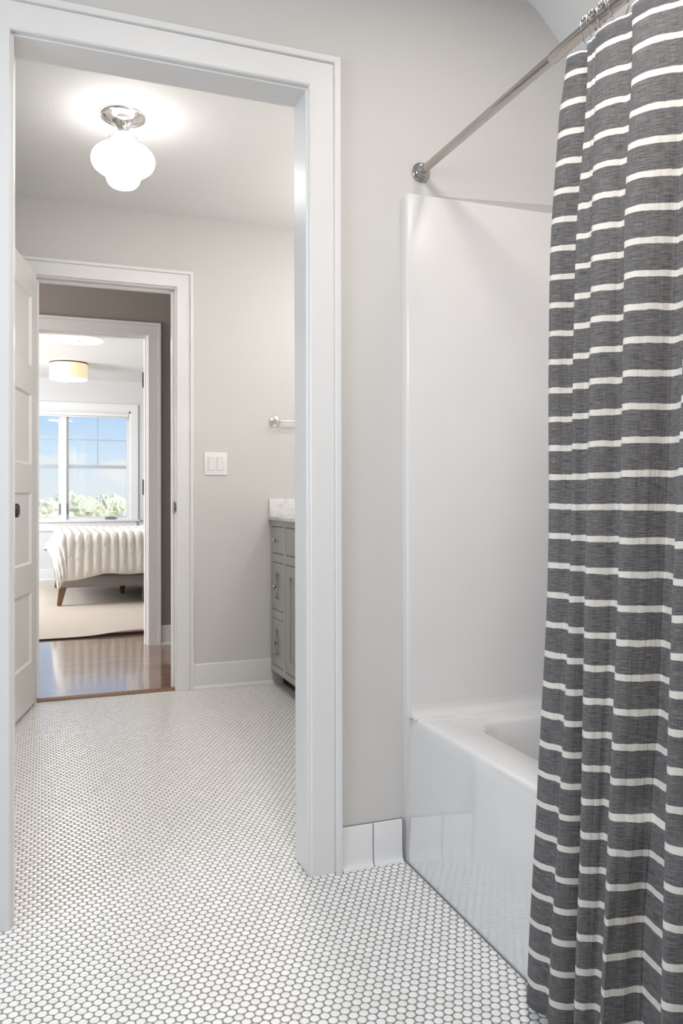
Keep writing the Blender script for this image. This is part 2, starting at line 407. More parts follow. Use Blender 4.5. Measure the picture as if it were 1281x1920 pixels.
def catmull(P, n):
    out = []
    for i in range(len(P)-1):
        p0 = P[max(i-1, 0)]; p1 = P[i]; p2 = P[i+1]; p3 = P[min(i+2, len(P)-1)]
        for k in range(n):
            t = k/n
            out.append(tuple(0.5*((2*b) + (c-a)*t + (2*a-5*b+4*c-d)*t*t + (3*b-a-3*c+d)*t**3) for a, b, c, d in zip(p0, p1, p2, p3)))
    out.append(tuple(P[-1])); return out
def interp(tab, z):
    """tab = [(z, value)] with z falling; linear"""
    if z >= tab[0][0]: return tab[0][1]
    for (za, a), (zb, b) in zip(tab, tab[1:]):
        if z >= zb: return b + (a-b)*(z-zb)/(za-zb)
    return tab[-1][1]

# ------------------------------------------------------------------ setting: walls, floors, ceilings
XL, XR, HA, CW, YB = -0.0664, 0.6429, 2.027, 0.084, 0.102      # doorway out of the bathroom
D, BXL, BXR, HB = 2.122, -0.031, 0.636, 2.037                   # door between vanity room and hall
YC, CXL, CXR, HC = 3.39, -0.115, 0.648, 2.038                   # bedroom door
ZC, ZH = 2.405, 0.012
WIN = (-0.545, 1.025, 0.72, 2.05)                               # bedroom window opening
YW = 8.20

def struct(name, bm, mat, label, cat, **k):
    return tag(obj(name, bm, mat, **k), label, cat, None, 'structure')
def wall_with_hole(y0, y1, x0, x1, z1, hx0, hx1, hz0, hz1):
    bm = bmesh.new()
    box(bm, x0, hx0, y0, y1, -0.02, z1); box(bm, hx1, x1, y0, y1, -0.02, z1)
    box(bm, hx0, hx1, y0, y1, hz1, z1)
    if hz0 > -0.01: box(bm, hx0, hx1, y0, y1, -0.02, hz0)
    return bm
j = 0.024
struct('wall_front', wall_with_hole(0, YB, -1.35, 1.85, 2.55, XL-j, XR+j, -0.02, HA+j), M['wall'], 'warm grey bathroom wall around the cased opening and above the tub surround', 'wall')
struct('wall_middle', wall_with_hole(D, D+0.115, -2.2, 3.2, 2.55, BXL-j, BXR+j, -0.02, HB+j), [M['wall']], 'warm grey vanity room wall carrying the light switch and towel bar', 'wall')
struct('wall_rear', wall_with_hole(YC, YC+0.115, -2.2, 3.6, 2.55, CXL-j, CXR+j, -0.02, HC+j), M['hallwall'], 'taupe hall wall around the bedroom doorway', 'wall')
struct('wall_far', wall_with_hole(YW, YW+0.15, -2.35, 3.75, 2.60, WIN[0], WIN[1], WIN[2], WIN[3]), M['wallbed'], 'pale bedroom wall around the window', 'wall')
# side walls, each room
bm = bmesh.new(); box(bm, -1.35, -1.25, -3.4, 0, -0.02, 0.85); box(bm, -1.35, -1.25, -3.4, 0, 2.2, 2.55); box(bm, -1.35, -1.25, -3.4, -1.6, 0.85, 2.2); box(bm, -1.35, -1.25, -0.3, 0, 0.85, 2.2)
struct('wall_left', bm, M['wall'], 'warm grey bathroom side wall with its window', 'wall')
bm = bmesh.new(); box(bm, -1.35, 1.85, -3.5, -3.4, -0.02, 2.55)
struct('wall_back', bm, M['wall'], 'warm grey bathroom wall opposite the doorway', 'wall')
bm = bmesh.new(); box(bm, 1.70, 1.85, -3.5, 0, -0.02, 2.55)
struct('wall_right', bm, M['wall'], 'bathroom wall behind the bathtub', 'wall')
bm = bmesh.new(); box(bm, -0.95, -0.85, YB, D, -0.02, 2.55)
struct('wall_vanity_left', bm, M['wall'], 'vanity room side wall behind the open panel door', 'wall')
bm = bmesh.new(); box(bm, 1.70, 1.85, YB, D, -0.02, 2.55)
struct('wall_vanity_right', bm, M['wall'], 'vanity room wall behind the grey vanity', 'wall')
bm = bmesh.new(); box(bm, -2.2, -2.1, D+0.115, YC, -0.02, 2.55)
struct('wall_hall_left', bm, M['hallwall'], 'hall end wall', 'wall')
bm = bmesh.new(); box(bm, 3.1, 3.2, D+0.115, YC, -0.02, 2.55)
struct('wall_hall_right', bm, M['hallwall'], 'hall end wall past the bedroom door', 'wall')
bm = bmesh.new(); x0, x1 = -2.35, -2.2
box(bm, x0, x1, YC+0.115, YW, -0.02, 0.65); box(bm, x0, x1, YC+0.115, YW, 2.15, 2.6); box(bm, x0, x1, YC+0.115, 4.8, 0.65, 2.15); box(bm, x0, x1, 7.2, YW, 0.65, 2.15)
struct('wall_bedroom_left', bm, M['wallbed'], 'bedroom side wall with its own window', 'wall')
bm = bmesh.new(); box(bm, 3.6, 3.75, YC+0.115, YW, -0.02, 2.6)
struct('wall_bedroom_right', bm, M['wallbed'], 'bedroom wall behind the headboard', 'wall')

import numpy as np
def penny_floor():
    """round tiles in staggered rows standing in recessed grout, all one floor mesh"""
    P_, RH = 0.0202, 0.0202*math.sqrt(3)/2
    areas = [(-1.25, 1.0, -1.80, 0.0), (XL-0.03, XR+0.02, 0.0, YB), (-0.85, 1.30, YB, D+0.006)]
    cs = []
    j0 = int(-1.85/RH); 
    for q in range(j0, int(D/RH)+2):
        y = q*RH
        for (xa, xb, ya, yb_) in areas:
            if ya <= y < yb_:
                k0 = math.ceil(xa/P_)
                n_ = int((xb-xa)/P_)
                cs.append(np.stack([(np.arange(n_)+k0+0.5*(q % 2))*P_, np.full(n_, y)], 1))
    c = np.concatenate(cs); n = len(c); rng = np.random.default_rng(3)
    NS = 14; rad = (0.0068, 0.0083, 0.0089, 0.0091); zz = (-0.00004, -0.00022, -0.0006, -0.0013)
    ang = np.arange(NS)*2*PI/NS
    tpl = [(0.0, 0.0, 0.0)]
    for r, z in zip(rad, zz): tpl += [(r*math.cos(a), r*math.sin(a), z) for a in ang]
    tpl = np.array(tpl); nv = len(tpl)
    co = np.tile(tpl[None], (n, 1, 1)); tilt = rng.normal(0, 0.008, (n, 2, 1))
    co[:, :, 2] += co[:, :, 0]*tilt[:, 0] + co[:, :, 1]*tilt[:, 1] + rng.normal(0, 0.00005, (n, 1))
    co[:, :, 0] += c[:, 0:1] + rng.normal(0, 0.00015, (n, 1)); co[:, :, 1] += c[:, 1:2] + rng.normal(0, 0.00015, (n, 1))
    tri = np.array([(0, 1+k, 1+(k+1) % NS) for k in range(NS)])
    quad = np.array([(1+r*NS+k, 1+(r+1)*NS+k, 1+(r+1)*NS+(k+1) % NS, 1+r*NS+(k+1) % NS) for r in range(3) for k in range(NS)])
    off = (np.arange(n)*nv)[:, None, None]
    T = (tri[None]+off).reshape(-1); Q = (quad[None]+off).reshape(-1)
    # grout bed under the tiles, a printed continuation behind the camera and under the vanity
    gv = []; gq = []
    for xa, xb, ya, yb_, z in ((-1.35, 1.85, -1.80, D+0.012, -0.0009),):
        b0 = n*nv+len(gv); gv += [(xa, ya, z), (xb, ya, z), (xb, yb_, z), (xa, yb_, z)]; gq.append((b0, b0+1, b0+2, b0+3))
    b0 = n*nv+len(gv); gv += [(-1.35, -3.5, -0.0003), (1.85, -3.5, -0.0003), (1.85, -1.80, -0.0003), (-1.35, -1.80, -0.0003)]; gq.append((b0, b0+1, b0+2, b0+3))
    b0 = n*nv+len(gv); gv += [(-1.35, -3.5, -0.05), (1.85, -3.5, -0.05), (1.85, D+0.012, -0.05), (-1.35, D+0.012, -0.05)]; gq.append((b0+3, b0+2, b0+1, b0))
    V = np.concatenate([co.reshape(-1, 3), np.array(gv)]); nT, nQ = n*NS, n*NS*3+len(gq)
    loops_ = np.concatenate([T, Q, np.array(gq).reshape(-1)]).astype(np.int32)
    starts = np.concatenate([np.arange(nT)*3, nT*3+np.arange(nQ)*4]).astype(np.int32)
    me = bpy.data.meshes.new('floor')
    me.vertices.add(len(V)); me.vertices.foreach_set('co', V.astype(np.float32).ravel())
    me.loops.add(len(loops_)); me.loops.foreach_set('vertex_index', loops_)
    me.polygons.add(nT+nQ); me.polygons.foreach_set('loop_start', starts)
    sm = np.ones(nT+nQ, dtype=bool); sm[-3:] = False
    me.polygons.foreach_set('use_smooth', sm)
    mi = np.zeros(nT+nQ, dtype=np.int32); mi[-3:] = (1, 2, 1); 
    for x in (M['tile'], M['floorgrout'], M['penny']): me.materials.append(x)
    me.polygons.foreach_set('material_index', mi)
    at = me.attributes.new('glaze', 'FLOAT', 'POINT')
    tone = np.concatenate([np.repeat(rng.random(n), nv), np.zeros(len(gv))]).astype(np.float32); at.data.foreach_set('value', tone)
    me.update(calc_edges=True); me.validate()
    o = bpy.data.objects.new('floor', me); COL.objects.link(o)
    return tag(o, 'white penny round tile floor with grey grout', 'floor', None, 'structure')
penny_floor()
bm = bmesh.new(); box(bm, -2.35, 3.75, D+0.03, YW+0.1, -0.05, ZH)
struct('floor_hall', bm, M['woodfloor'], 'glossy brown wood strip floor of hall and bedroom', 'floor')
bm = bmesh.new(); prism(bm, [(D+0.008, 0.0), (D+0.012, 0.009), (D+0.03, ZH+0.001), (D+0.034, ZH+0.001), (D+0.034, -0.02), (D+0.008, -0.02)], 0, BXL-0.03, BXR+0.03)
struct('trim_threshold', bm, M['legwood'], 'dark wood threshold strip where tile meets the hall floor', 'threshold')

# bathroom ceiling: flat, then down the roof slope over the tub
bm = bmesh.new()
pr = [(-1.35, 2.41)]
for k in range(9):
    a = k/8*math.radians(47); pr.append((1.242 + 0.16*math.sin(a), 2.41 - 0.16*(1-math.cos(a))))
ex, ez = pr[-1]; pr.append((1.85, ez - (1.85-ex)*math.tan(math.radians(47))))
prism(bm, pr + [(1.85, 2.6), (-1.35, 2.6)], 1, -3.5, 0.0)
struct('ceiling', bm, M['ceil'], 'bathroom ceiling sloping down over the tub', 'ceiling', smooth=True, autosm=0.5)
for nm, x0, x1, y0, y1, z, lb in (('ceiling_vanity', -0.95, 1.85, YB, D, ZC, 'white vanity room ceiling carrying the opal globe light'),
                                  ('ceiling_hall', -2.2, 3.2, D+0.115, YC, ZC, 'hall ceiling'),
                                  ('ceiling_bedroom', -2.35, 3.75, YC+0.115, YW, 2.42, 'white bedroom ceiling carrying two drum lights')):
    bm = bmesh.new(); box(bm, x0, x1, y0, y1, z, z+0.18)
    struct(nm, bm, M['ceil'], lb, 'ceiling')

# door casings: one mitred moulding swept round each opening
PROF = [(0.0, 0.0), (0.0, 0.0115), (0.0035, 0.015), (0.0635, 0.015), (0.0645, 0.0125), (0.0665, 0.0125), (0.0668, 0.0205), (0.069, 0.022), (0.0820, 0.022), (0.084, 0.0195), (0.084, 0.0)]
def casing(name, xl, xr, H, y, sgn, label, z0=0.0):
    bm = bmesh.new(); rows = []
    for wv, dv in PROF:
        yy = y + sgn*dv
        rows.append([bm.verts.new(v) for v in ((xl-wv, yy, z0), (xl-wv, yy, H+wv), (xr+wv, yy, H+wv), (xr+wv, yy, z0))])
    fs = []
    for A, B in zip(rows, rows[1:]):
        for k in range(3): fs.append(bm.faces.new((A[k], A[k+1], B[k+1], B[k])))
    for k in (0, 3): fs.append(bm.faces.new([r[k] for r in rows]))
    bmesh.ops.recalc_face_normals(bm, faces=fs)
    o = tag(obj(name, bm, M['trim']), label, 'door casing', None, 'structure')
    return o
def jamb(name, xl, xr, H, y0, y1, label, stop=None, z0=0.0):
    """lining boards of an opening; xl/xr/H are the clear faces; stop = (y0, y1, depth)"""
    bm = bmesh.new()
    box(bm, xl-0.02, xl, y0, y1, z0, H+0.02, 0.0015, 1); box(bm, xr, xr+0.02, y0, y1, z0, H+0.02, 0.0015, 1); box(bm, xl-0.001, xr+0.001, y0, y1, H, H+0.02, 0.0015, 1)
    o = tag(obj(name, bm, M['trim'], smooth=True, autosm=0.5), label, 'door jamb', None, 'structure')
    if stop:
        bm = bmesh.new(); a, b_, d_ = stop
        box(bm, xl, xl+d_, a, b_, z0, H, 0.0015, 1); box(bm, xr-d_, xr, a, b_, z0, H, 0.0015, 1); box(bm, xl+d_, xr-d_, a, b_, H-d_, H, 0.0015, 1)
        obj('door_stop', bm, M['trim'], o, smooth=True, autosm=0.5)
    return o
casing('trim_1', XL, XR, HA, 0.0, -1, 'white mitred casing around the wide opening nearest the shower')
casing('trim_2', XL, XR, HA, YB, 1, 'white casing on the vanity side of the wide opening')
jamb('trim_3', XL+0.006, XR-0.006, HA-0.006, 0.0, YB, 'white lining boards inside the wide opening')
casing('trim_4', BXL, BXR, HB, D, -1, 'white casing around the door beside the light switch')
casing('trim_5', BXL, BXR, HB, D+0.115, 1, 'white casing on the hall side of the panel door opening', ZH)
jb = jamb('trim_6', BXL+0.006, BXR-0.006, HB-0.006, D, D+0.115, 'white jamb with door stop and black strike plate beside the light switch', (D+0.038, D+0.075, 0.011))
casing('trim_7', CXL, CXR, HC, YC, -1, 'shaded white casing around the bedroom doorway', ZH)
casing('trim_8', CXL, CXR, HC, YC+0.115, 1, 'white casing on the bedroom side of its doorway', ZH)
jc = jamb('trim_9', CXL+0.006, CXR-0.006, HC-0.006, YC, YC+0.115, 'white bedroom door jamb with three black hinges', (YC+0.03, YC+0.07, 0.011), ZH)
bm = bmesh.new(); box(bm, BXR-0.0075, BXR-0.006, D+0.004, D+0.034, 0.895, 0.957, 0.0006, 1); box(bm, BXR-0.008, BXR-0.004, D-0.010, D+0.006, 0.905, 0.947, 0.0015, 2)
obj('strike_plate', bm, M['black'], jb)
for hz in (1.764, 1.048, 0.334):
    bm = bmesh.new(); box(bm, CXR-0.0085, CXR-0.006, YC+0.072, YC+0.112, hz-0.045, hz+0.045, 0.0008, 1)
    tube(bm, [(CXR-0.015, YC+0.113, hz-0.045), (CXR-0.015, YC+0.113, hz+0.045)], 0.008, 12)
    ball(bm, (CXR-0.015, YC+0.113, hz+0.047), 0.006, 8); ball(bm, (CXR-0.015, YC+0.113, hz-0.047), 0.006, 8)
    obj('hinge', bm, M['black'], jc, smooth=True, autosm=0.6)

# baseboards
def base_profile(h, t):
    return [(0, 0), (t+0.009, 0), (t+0.009, 0.006), (t+0.005, 0.014), (t, 0.018), (t, h-0.004), (t-0.004, h), (0, h)]
def baseboard_x(name, x0, x1, y, sgn, z0, label):
    bm = bmesh.new(); prism(bm, [(y + sgn*a, z0+b) for a, b in base_profile(0.128, 0.014)], 0, x0, x1)
    return struct(name, bm, M['trim'], label, 'baseboard')
def baseboard_y(name, y0, y1, x, sgn, z0, label):
    bm = bmesh.new(); prism(bm, [(x + sgn*a, z0+b) for a, b in base_profile(0.128, 0.014)], 1, y0, y1)
    return struct(name, bm, M['trim'], label, 'baseboard')
baseboard_x('baseboard_middle', BXR+CW, 1.70, D, -1, 0, 'white baseboard under the light switch running to the vanity')
baseboard_x('baseboard_rear', CXR+CW, 3.1, YC, -1, ZH, 'shaded white baseboard of the hall beside the bedroom doorway')
baseboard_x('baseboard_far', -2.2, 3.6, YW, -1, ZH, 'white baseboard under the bedroom window')

# glazed cove base tiles between casing and tub
bm = bmesh.new()
cove = [(0.0, 0.0), (-0.021, 0.0), (-0.0205, 0.003), (-0.0165, 0.007), (-0.0135, 0.012), (-0.0115, 0.020), (-0.0105, 0.032), (-0.0105, 0.103), (-0.0095, 0.1075), (-0.006, 0.1095), (0.0, 0.1095)]
x = XR+CW+0.0015
for k in range(2):
    x1 = 0.8145 if k == 0 else 0.9000
    prism(bm, cove, 0, x, x1); x = x1+0.0030
struct('baseboard_front', bm, M['ceramic'], 'two glazed white cove base tiles between the casing and the tub', 'tile base', smooth=True, autosm=0.7)
bm = bmesh.new(); prism(bm, [(0.0, 0.0), (-0.018, 0.0), (-0.013, 0.008), (-0.0095, 0.02), (-0.0088, 0.108), (0.0, 0.111)], 0, XR+CW+0.0005, 0.9035)
struct('trim_grout', bm, M['grout'], 'dark grout joints of the cove base tiles', 'grout')

# ------------------------------------------------------------------ open four-panel door in the vanity room
LEN, THK, HGT, Z0 = 0.652, 0.035, 2.028, 0.013
dr = empty('door_1', (-0.025, 2.100, 0), 'white four-panel door standing open against the left of the doorway', 'door', None, 'structure', rz=math.radians(-90-12.4))
# local: +x runs from hinge to free edge, the face seen from the room is local +y
bm = bmesh.new(); st = 0.095
rails = [(Z0, 0.217), (0.542, 0.672), (0.997, 1.127), (1.452, 1.582), (1.907, Z0+HGT)]
box(bm, 0, st, -THK, 0, Z0, Z0+HGT, 0.0015, 1); box(bm, LEN-st, LEN, -THK, 0, Z0, Z0+HGT, 0.0015, 1)
for a, b_ in rails: box(bm, st, LEN-st, -THK, 0, a, b_)
obj('door_frame', bm, M['door'], dr)
for (a, b_), (c, d_) in zip(rails, rails[1:]):
    bm = bmesh.new(); z0, z1, xa, xb, t = b_, c, st, LEN-st, 0.009
    rim = [bm.verts.new(v) for v in ((xa, 0, z0), (xb, 0, z0), (xb, 0, z1), (xa, 0, z1))]
    inn = [bm.verts.new(v) for v in ((xa+0.009, -t, z0+0.009), (xb-0.009, -t, z0+0.009), (xb-0.009, -t, z1-0.009), (xa+0.009, -t, z1-0.009))]
    for k in range(4): bm.faces.new((rim[k], rim[(k+1) % 4], inn[(k+1) % 4], inn[k]))
    bm.faces.new(inn); box(bm, xa, xb, -THK+0.008, -THK+0.014, z0, z1)
    bmesh.ops.recalc_face_normals(bm, faces=bm.faces[:])
    obj('door_panel', bm, M['door'], dr)
bm = bmesh.new(); mk = Matrix.Translation((LEN-0.062, 0, 0.922)) @ Matrix.Rotation(-PI/2, 4, 'X')
lathe(bm, [(0.030, 0.0), (0.030, 0.005), (0.027, 0.008), (0.012, 0.010), (0.011, 0.030), (0.020, 0.034), (0.0275, 0.038), (0.0285, 0.043), (0.0285, 0.060), (0.026, 0.064), (0.0, 0.065)], 32, mk)
tag(obj('door_knob', bm, M['black'], dr, smooth=True, autosm=0.6), 'black round door knob')

# ------------------------------------------------------------------ tub and shower unit
TX0, TX1, TY0, TY1, RIM = 0.908, 1.690, -1.56, -0.030, 0.388
tub = empty('bathtub', (TX0, -0.8, 0), 'glossy white one-piece bathtub and shower surround behind the striped curtain', 'bathtub')
tub.location = (0, 0, 0)
def rrect(x0, x1, y0, y1, r, n=8):
    out = []
    for cx, cy, a0 in ((x1-r, y1-r, 0), (x0+r, y1-r, 90), (x0+r, y0+r, 180), (x1-r, y0+r, 270)):
        for k in range(n+1):
            a = math.radians(a0 + 90*k/n); out.append((cx + r*math.cos(a), cy + r*math.sin(a)))
    return out
bm = bmesh.new(); loops = []
def loop(pts, z): loops.append([bm.verts.new((p[0], p[1], z)) for p in pts])
nn = 10
# outside, apron leaning a little, rounded over the rim, flat deck, then down into the basin
for ins, z in ((0.0, 0.0), (0.001, 0.012), (0.004, 0.10), (0.0075, 0.25), (0.010, 0.345), (0.0105, 0.374), (0.0125, 0.3815), (0.0165, 0.386), (0.0225, 0.388)):
    loop(rrect(TX0+ins, TX1-ins*0.2, TY0, -0.0015-0.030*min(1.0, z/0.388), 0.004, nn), z)
for x0, x1, y0, y1, r, z in ((1.018, 1.62, -1.46, -0.140, 0.11, 0.389), (1.024, 1.615, -1.455, -0.146, 0.108, 0.386), (1.030, 1.61, -1.45, -0.152, 0.106, 0.378),
                             (1.040, 1.60, -1.43, -0.165, 0.105, 0.33), (1.060, 1.585, -1.40, -0.19, 0.11, 0.18), (1.085, 1.565, -1.36, -0.22, 0.12, 0.09), (1.12, 1.535, -1.32, -0.26, 0.12, 0.062), (1.2, 1.45, -1.2, -0.4, 0.1, 0.055)):
    loop(rrect(x0, x1, y0, y1, r, nn), z)
for A, B in zip(loops, loops[1:]):
    n = len(A)
    for k in range(n): bm.faces.new((A[k], A[(k+1) % n], B[(k+1) % n], B[k]))
bm.faces.new(loops[-1])
bmesh.ops.recalc_face_normals(bm, faces=bm.faces[:])
bx_ = bmesh.new(); box(bx_, TX0-0.0035, TX0+0.002, TY0, -0.003, -0.001, 0.0022); obj('caulk_line', bx_, M['grout'], tub)
obj('tub_basin', bm, M['acrylic'], tub, smooth=True, autosm=1.0)
# surround: end wall against the doorway wall, big coved corner, back wall; its front edge is a rounded return
bm = bmesh.new(); R = 0.32; YI = -0.0335; XB = 1.672
plan = [(0.9065, -0.0005), (0.9065, -0.0265), (0.9072, -0.0300), (0.9095, -0.0325), (0.9130, YI)]
for k in range(15):
    a = math.radians(90 - 90*k/14); plan.append((XB-R + R*math.cos(a), YI-R + R*math.sin(a)))
plan += [(XB, -1.30)]
for k in range(15):
    a = math.radians(-90*k/14); plan.append((XB-R + R*math.cos(a), -1.30 + R*math.sin(a)))
outer = [(XB-R, -1.598), (1.6985, -1.598), (1.6985, -0.0005)]
levels = [(0.0, 0.384), (0.0, 1.7755), (0.002, 1.7785), (0.005, 1.780)]
cols = []
full = plan + outer
def inset(p, d):
    # pull the top lip back towards the wall behind it
    return (min(p[0]+d, 1.6985), min(p[1]+d, -0.0005))
rows = []
def lift(p):
    # the unit's back stands a little higher than its end, blending through the coved corner
    t = max(0.0, min(1.0, (p[0]-1.365)/0.09)); return 0.055*t*t*(3-2*t)
for d_, z in levels: rows.append([bm.verts.new((*inset(p, d_), z + (lift(p) if z > 1 else 0))) for p in full])
n = len(full)
for A, B in zip(rows, rows[1:]):
    for k in range(n): bm.faces.new((A[k], A[(k+1) % n], B[(k+1) % n], B[k]))
bm.faces.new(rows[-1]); bm.faces.new(rows[0][::-1])
# the return continues down beside the apron to the floor
A_ = [bm.verts.new(v) for v in ((0.913, -0.0005, 0.0), (0.913, -0.020, 0.0), (0.950, -0.020, 0.0), (0.950, -0.0005, 0.0))]
B_ = [bm.verts.new(v) for v in ((0.9065, -0.0005, 0.389), (0.9065, -0.0320, 0.389), (0.950, -0.0320, 0.389), (0.950, -0.0005, 0.389))]
for k in range(4): bm.faces.new((A_[k], A_[(k+1) % 4], B_[(k+1) % 4], B_[k]))
# cove where the end wall meets the deck
cv = [(YI-0.030, RIM), (YI-0.020, RIM+0.0015), (YI-0.012, RIM+0.0045), (YI-0.006, RIM+0.010), (YI-0.002, RIM+0.018), (YI, RIM+0.030), (YI+0.01, RIM+0.030), (YI+0.01, RIM-0.004), (YI-0.03, RIM-0.004)]
prism(bm, cv, 0, 0.914, 1.45)
bmesh.ops.recalc_face_normals(bm, faces=bm.faces[:])
obj('surround_wall', bm, M['acrylic_wall'], tub, smooth=True, autosm=0.8)

# ------------------------------------------------------------------ shower rod
RX, RZ = 0.965, 1.852
rod = empty('shower_curtain_rod', (RX, 0, RZ), 'brushed nickel shower curtain rod above the tub', 'curtain rod'); rod.location = (0, 0, 0)
bm = bmesh.new(); tube(bm, [(RX, -0.012, RZ), (RX, -0.62, RZ)], 0.0108, 24); obj('rod_tube', bm, M['nickel'], rod, smooth=True, autosm=0.6)
bm = bmesh.new(); tube(bm, [(RX, -0.60, RZ), (RX, -0.604, RZ), (RX, -1.60, RZ)], [0.0108, 0.0122, 0.0122], 24); obj('rod_sleeve', bm, M['nickel'], rod, smooth=True, autosm=0.6)
for sg, yy in ((1, 0.0),):
    bm = bmesh.new(); mk = Matrix.Translation((RX, yy, RZ)) @ Matrix.Rotation(PI/2, 4, 'X')
    lathe(bm, [(0.0255, 0.0), (0.0262, 0.003), (0.0262, 0.006), (0.024, 0.0085), (0.0215, 0.010), (0.0215, 0.014), (0.020, 0.0165), (0.0175, 0.018), (0.0175, 0.023), (0.016, 0.026), (0.0128, 0.027), (0.0125, 0.033), (0.0108, 0.034)], 40, mk)
    tag(obj('wall_flange', bm, M['hookmetal'], rod, smooth=True, autosm=0.5), 'stepped polished wall flange')

# ------------------------------------------------------------------ shower curtain
# far edge and fold silhouettes y(z) for the folds, far to near
ZLV = [1.81, 1.70, 1.46, 1.22, 0.82, 0.40, 0.03]
XP = [0.934, 0.928, 0.914, 0.901, 0.882, 0.856, 0.838]
KAP = [0.60, 0.70, 0.90, 1.05, 1.1, 1.1, 1.1]
XV = [0.990, 0.986, 0.975, 0.962, 0.942, 0.902, 0.896]
PXS = [[1068, 1112, 1121, 1190, 1297, 1420], [1053, 1109, 1120, 1190, 1300, 1425], [1037, 1086, 1113, 1177, 1296, 1420], [1033, 1077, 1107, 1172, 1285, 1415],
       [1028, 1069, 1097, 1160, 1262, 1400], [1006, 1047, 1088, 1138, 1241, 1370], [986, 1026, 1073, 1119, 1229, 1350]]
def px_to_y(px, x):
    # where the sight line through picture column px meets the plane X = x (the camera looks level)
    d_ = fw*F_PX + rt*(px-640.5)
    return -1.95984 + x*d_.y/d_.x
OUT = [0, 0, 0, 0.002, 0.006, 0.014, 0.020]                      # nearer folds stand a little farther out low down
sil = [[px_to_y(p, XP[k]+0.010-(OUT[k] if i > 1 else 0)) for i, p in enumerate(PXS[k])] for k in range(7)]
def smooth_tab(vals, z):
    tab = list(zip(ZLV, vals))
    if z >= tab[0][0]: return tab[0][1]
    if z <= tab[-1][0]: return tab[-1][1]
    for i in range(len(tab)-1):
        if tab[i][0] >= z >= tab[i+1][0]:
            t = (tab[i][0]-z)/(tab[i][0]-tab[i+1][0])
            a = vals[max(i-1, 0)]; b_ = vals[i]; c = vals[i+1]; d_ = vals[min(i+2, len(vals)-1)]
            return 0.5*(2*b_ + (c-a)*t + (2*a-5*b_+4*c-d_)*t*t + (3*b_-a-3*c+d_)*t**3)
def profile(z):
    ys = [smooth_tab([sil[k][i] for k in range(7)], z) for i in range(6)]
    xp = smooth_tab(XP, z); xv = smooth_tab(XV, z); dpt = xv-xp
    P = []
    # free side edge of the cloth
    kap = smooth_tab(KAP, z); lim = 0.900 if z < 0.45 else 0.900 + (z-0.45)*0.5
    P += [(xp+0.018, ys[0]+0.006), (xp+0.008, ys[0]-0.0005), (xp+0.003, ys[0]-0.010)]
    xp0 = xp; ou = smooth_tab(OUT, z)
    for i in range(6):
        xp = xp0 - (ou if i > 1 else 0)
        yn = ys[i+1] if i < 5 else ys[i]-0.13
        g = ys[i]-yn; wide = i == 3
        d_ = min(kap*0.48*g, lim-xp) if z < 0.9 else kap*0.48*g
        d_ *= (1.0 - 0.55*max(0, min(1, (1.3-z)/0.8)), 0.85, 0.9, 1.0, 1.0, 1.0)[i]
        ye = yn + d_/0.77 + (0.018*max(0.0, min(1.0, (0.62-z)/0.35)) if wide else 0.0)
        f0 = ys[i]-min(0.012, g*0.18)
        if i > 0: P += [(xp+0.010, ys[i]), (xp+0.002, f0)]
        L = f0-ye
        P += [(xp+0.001+0.10*d_, f0-L*0.35), (xp+0.34*d_, f0-L*0.66), (xp+0.66*d_, f0-L*0.90), (xp+0.93*d_, ye-0.002), (xp+d_, ye-0.010)]
        P += [(xp+0.6*d_+0.012, 0.45*ye+0.55*yn-0.010), (xp+0.022, yn-0.004)]
    P += [(xp+0.02, ys[5]-0.14)]
    return catmull(P, 10)
ZTOP, ZBOT, NR = 1.8075, 0.030, 130
bm = bmesh.new(); uvl = bm.loops.layers.uv.new('cloth')
grid = []; uvs = []
ref = profile(1.0); arc = [0.0]
for a, b_ in zip(ref, ref[1:]): arc.append(arc[-1] + math.hypot(b_[0]-a[0], b_[1]-a[1]))
for r_ in range(NR+1):
    t = r_/NR; z = ZTOP + (ZBOT-ZTOP)*t; pr = profile(z); row = []; uvr = []
    for i, (x, y) in enumerate(pr):
        s = arc[i]
        wr = 0.0022*noise.noise(Vector((s*26, z*1.3, 2.0))) + 0.0012*noise.noise(Vector((s*70, z*2.1, 7.0)))
        a = pr[max(i-1, 0)]; b_ = pr[min(i+1, len(pr)-1)]; tx, ty = b_[0]-a[0], b_[1]-a[1]; L = math.hypot(tx, ty) or 1
        nx, ny = ty/L, -tx/L
        zz = z + 0.004*noise.noise(Vector((s*5, z*0.8, 1.0)))
        if r_ < 6: zz += (1-r_/6)*(-0.010*abs(math.sin(s*12.0)) )
        lim = 0.9045 if z < 0.42 else 9
        row.append(bm.verts.new((min(x+nx*wr, lim), y+ny*wr, zz))); uvr.append((s, z))
    grid.append(row); uvs.append(uvr)
for r_ in range(NR):
    for i in range(len(ref)-1):
        f = bm.faces.new((grid[r_][i], grid[r_+1][i], grid[r_+1][i+1], grid[r_][i+1])); f.smooth = True
        for lp, uvc in zip(f.loops, (uvs[r_][i], uvs[r_+1][i], uvs[r_+1][i+1], uvs[r_][i+1])): lp[uvl].uv = uvc
cur = tag(obj('shower_curtain', bm, M['curtain']), 'grey linen shower curtain with thin white stripes hanging in folds', 'shower curtain')
so_ = cur.modifiers.new('thickness', 'SOLIDIFY'); so_.thickness = 0.0012; so_.offset = 0

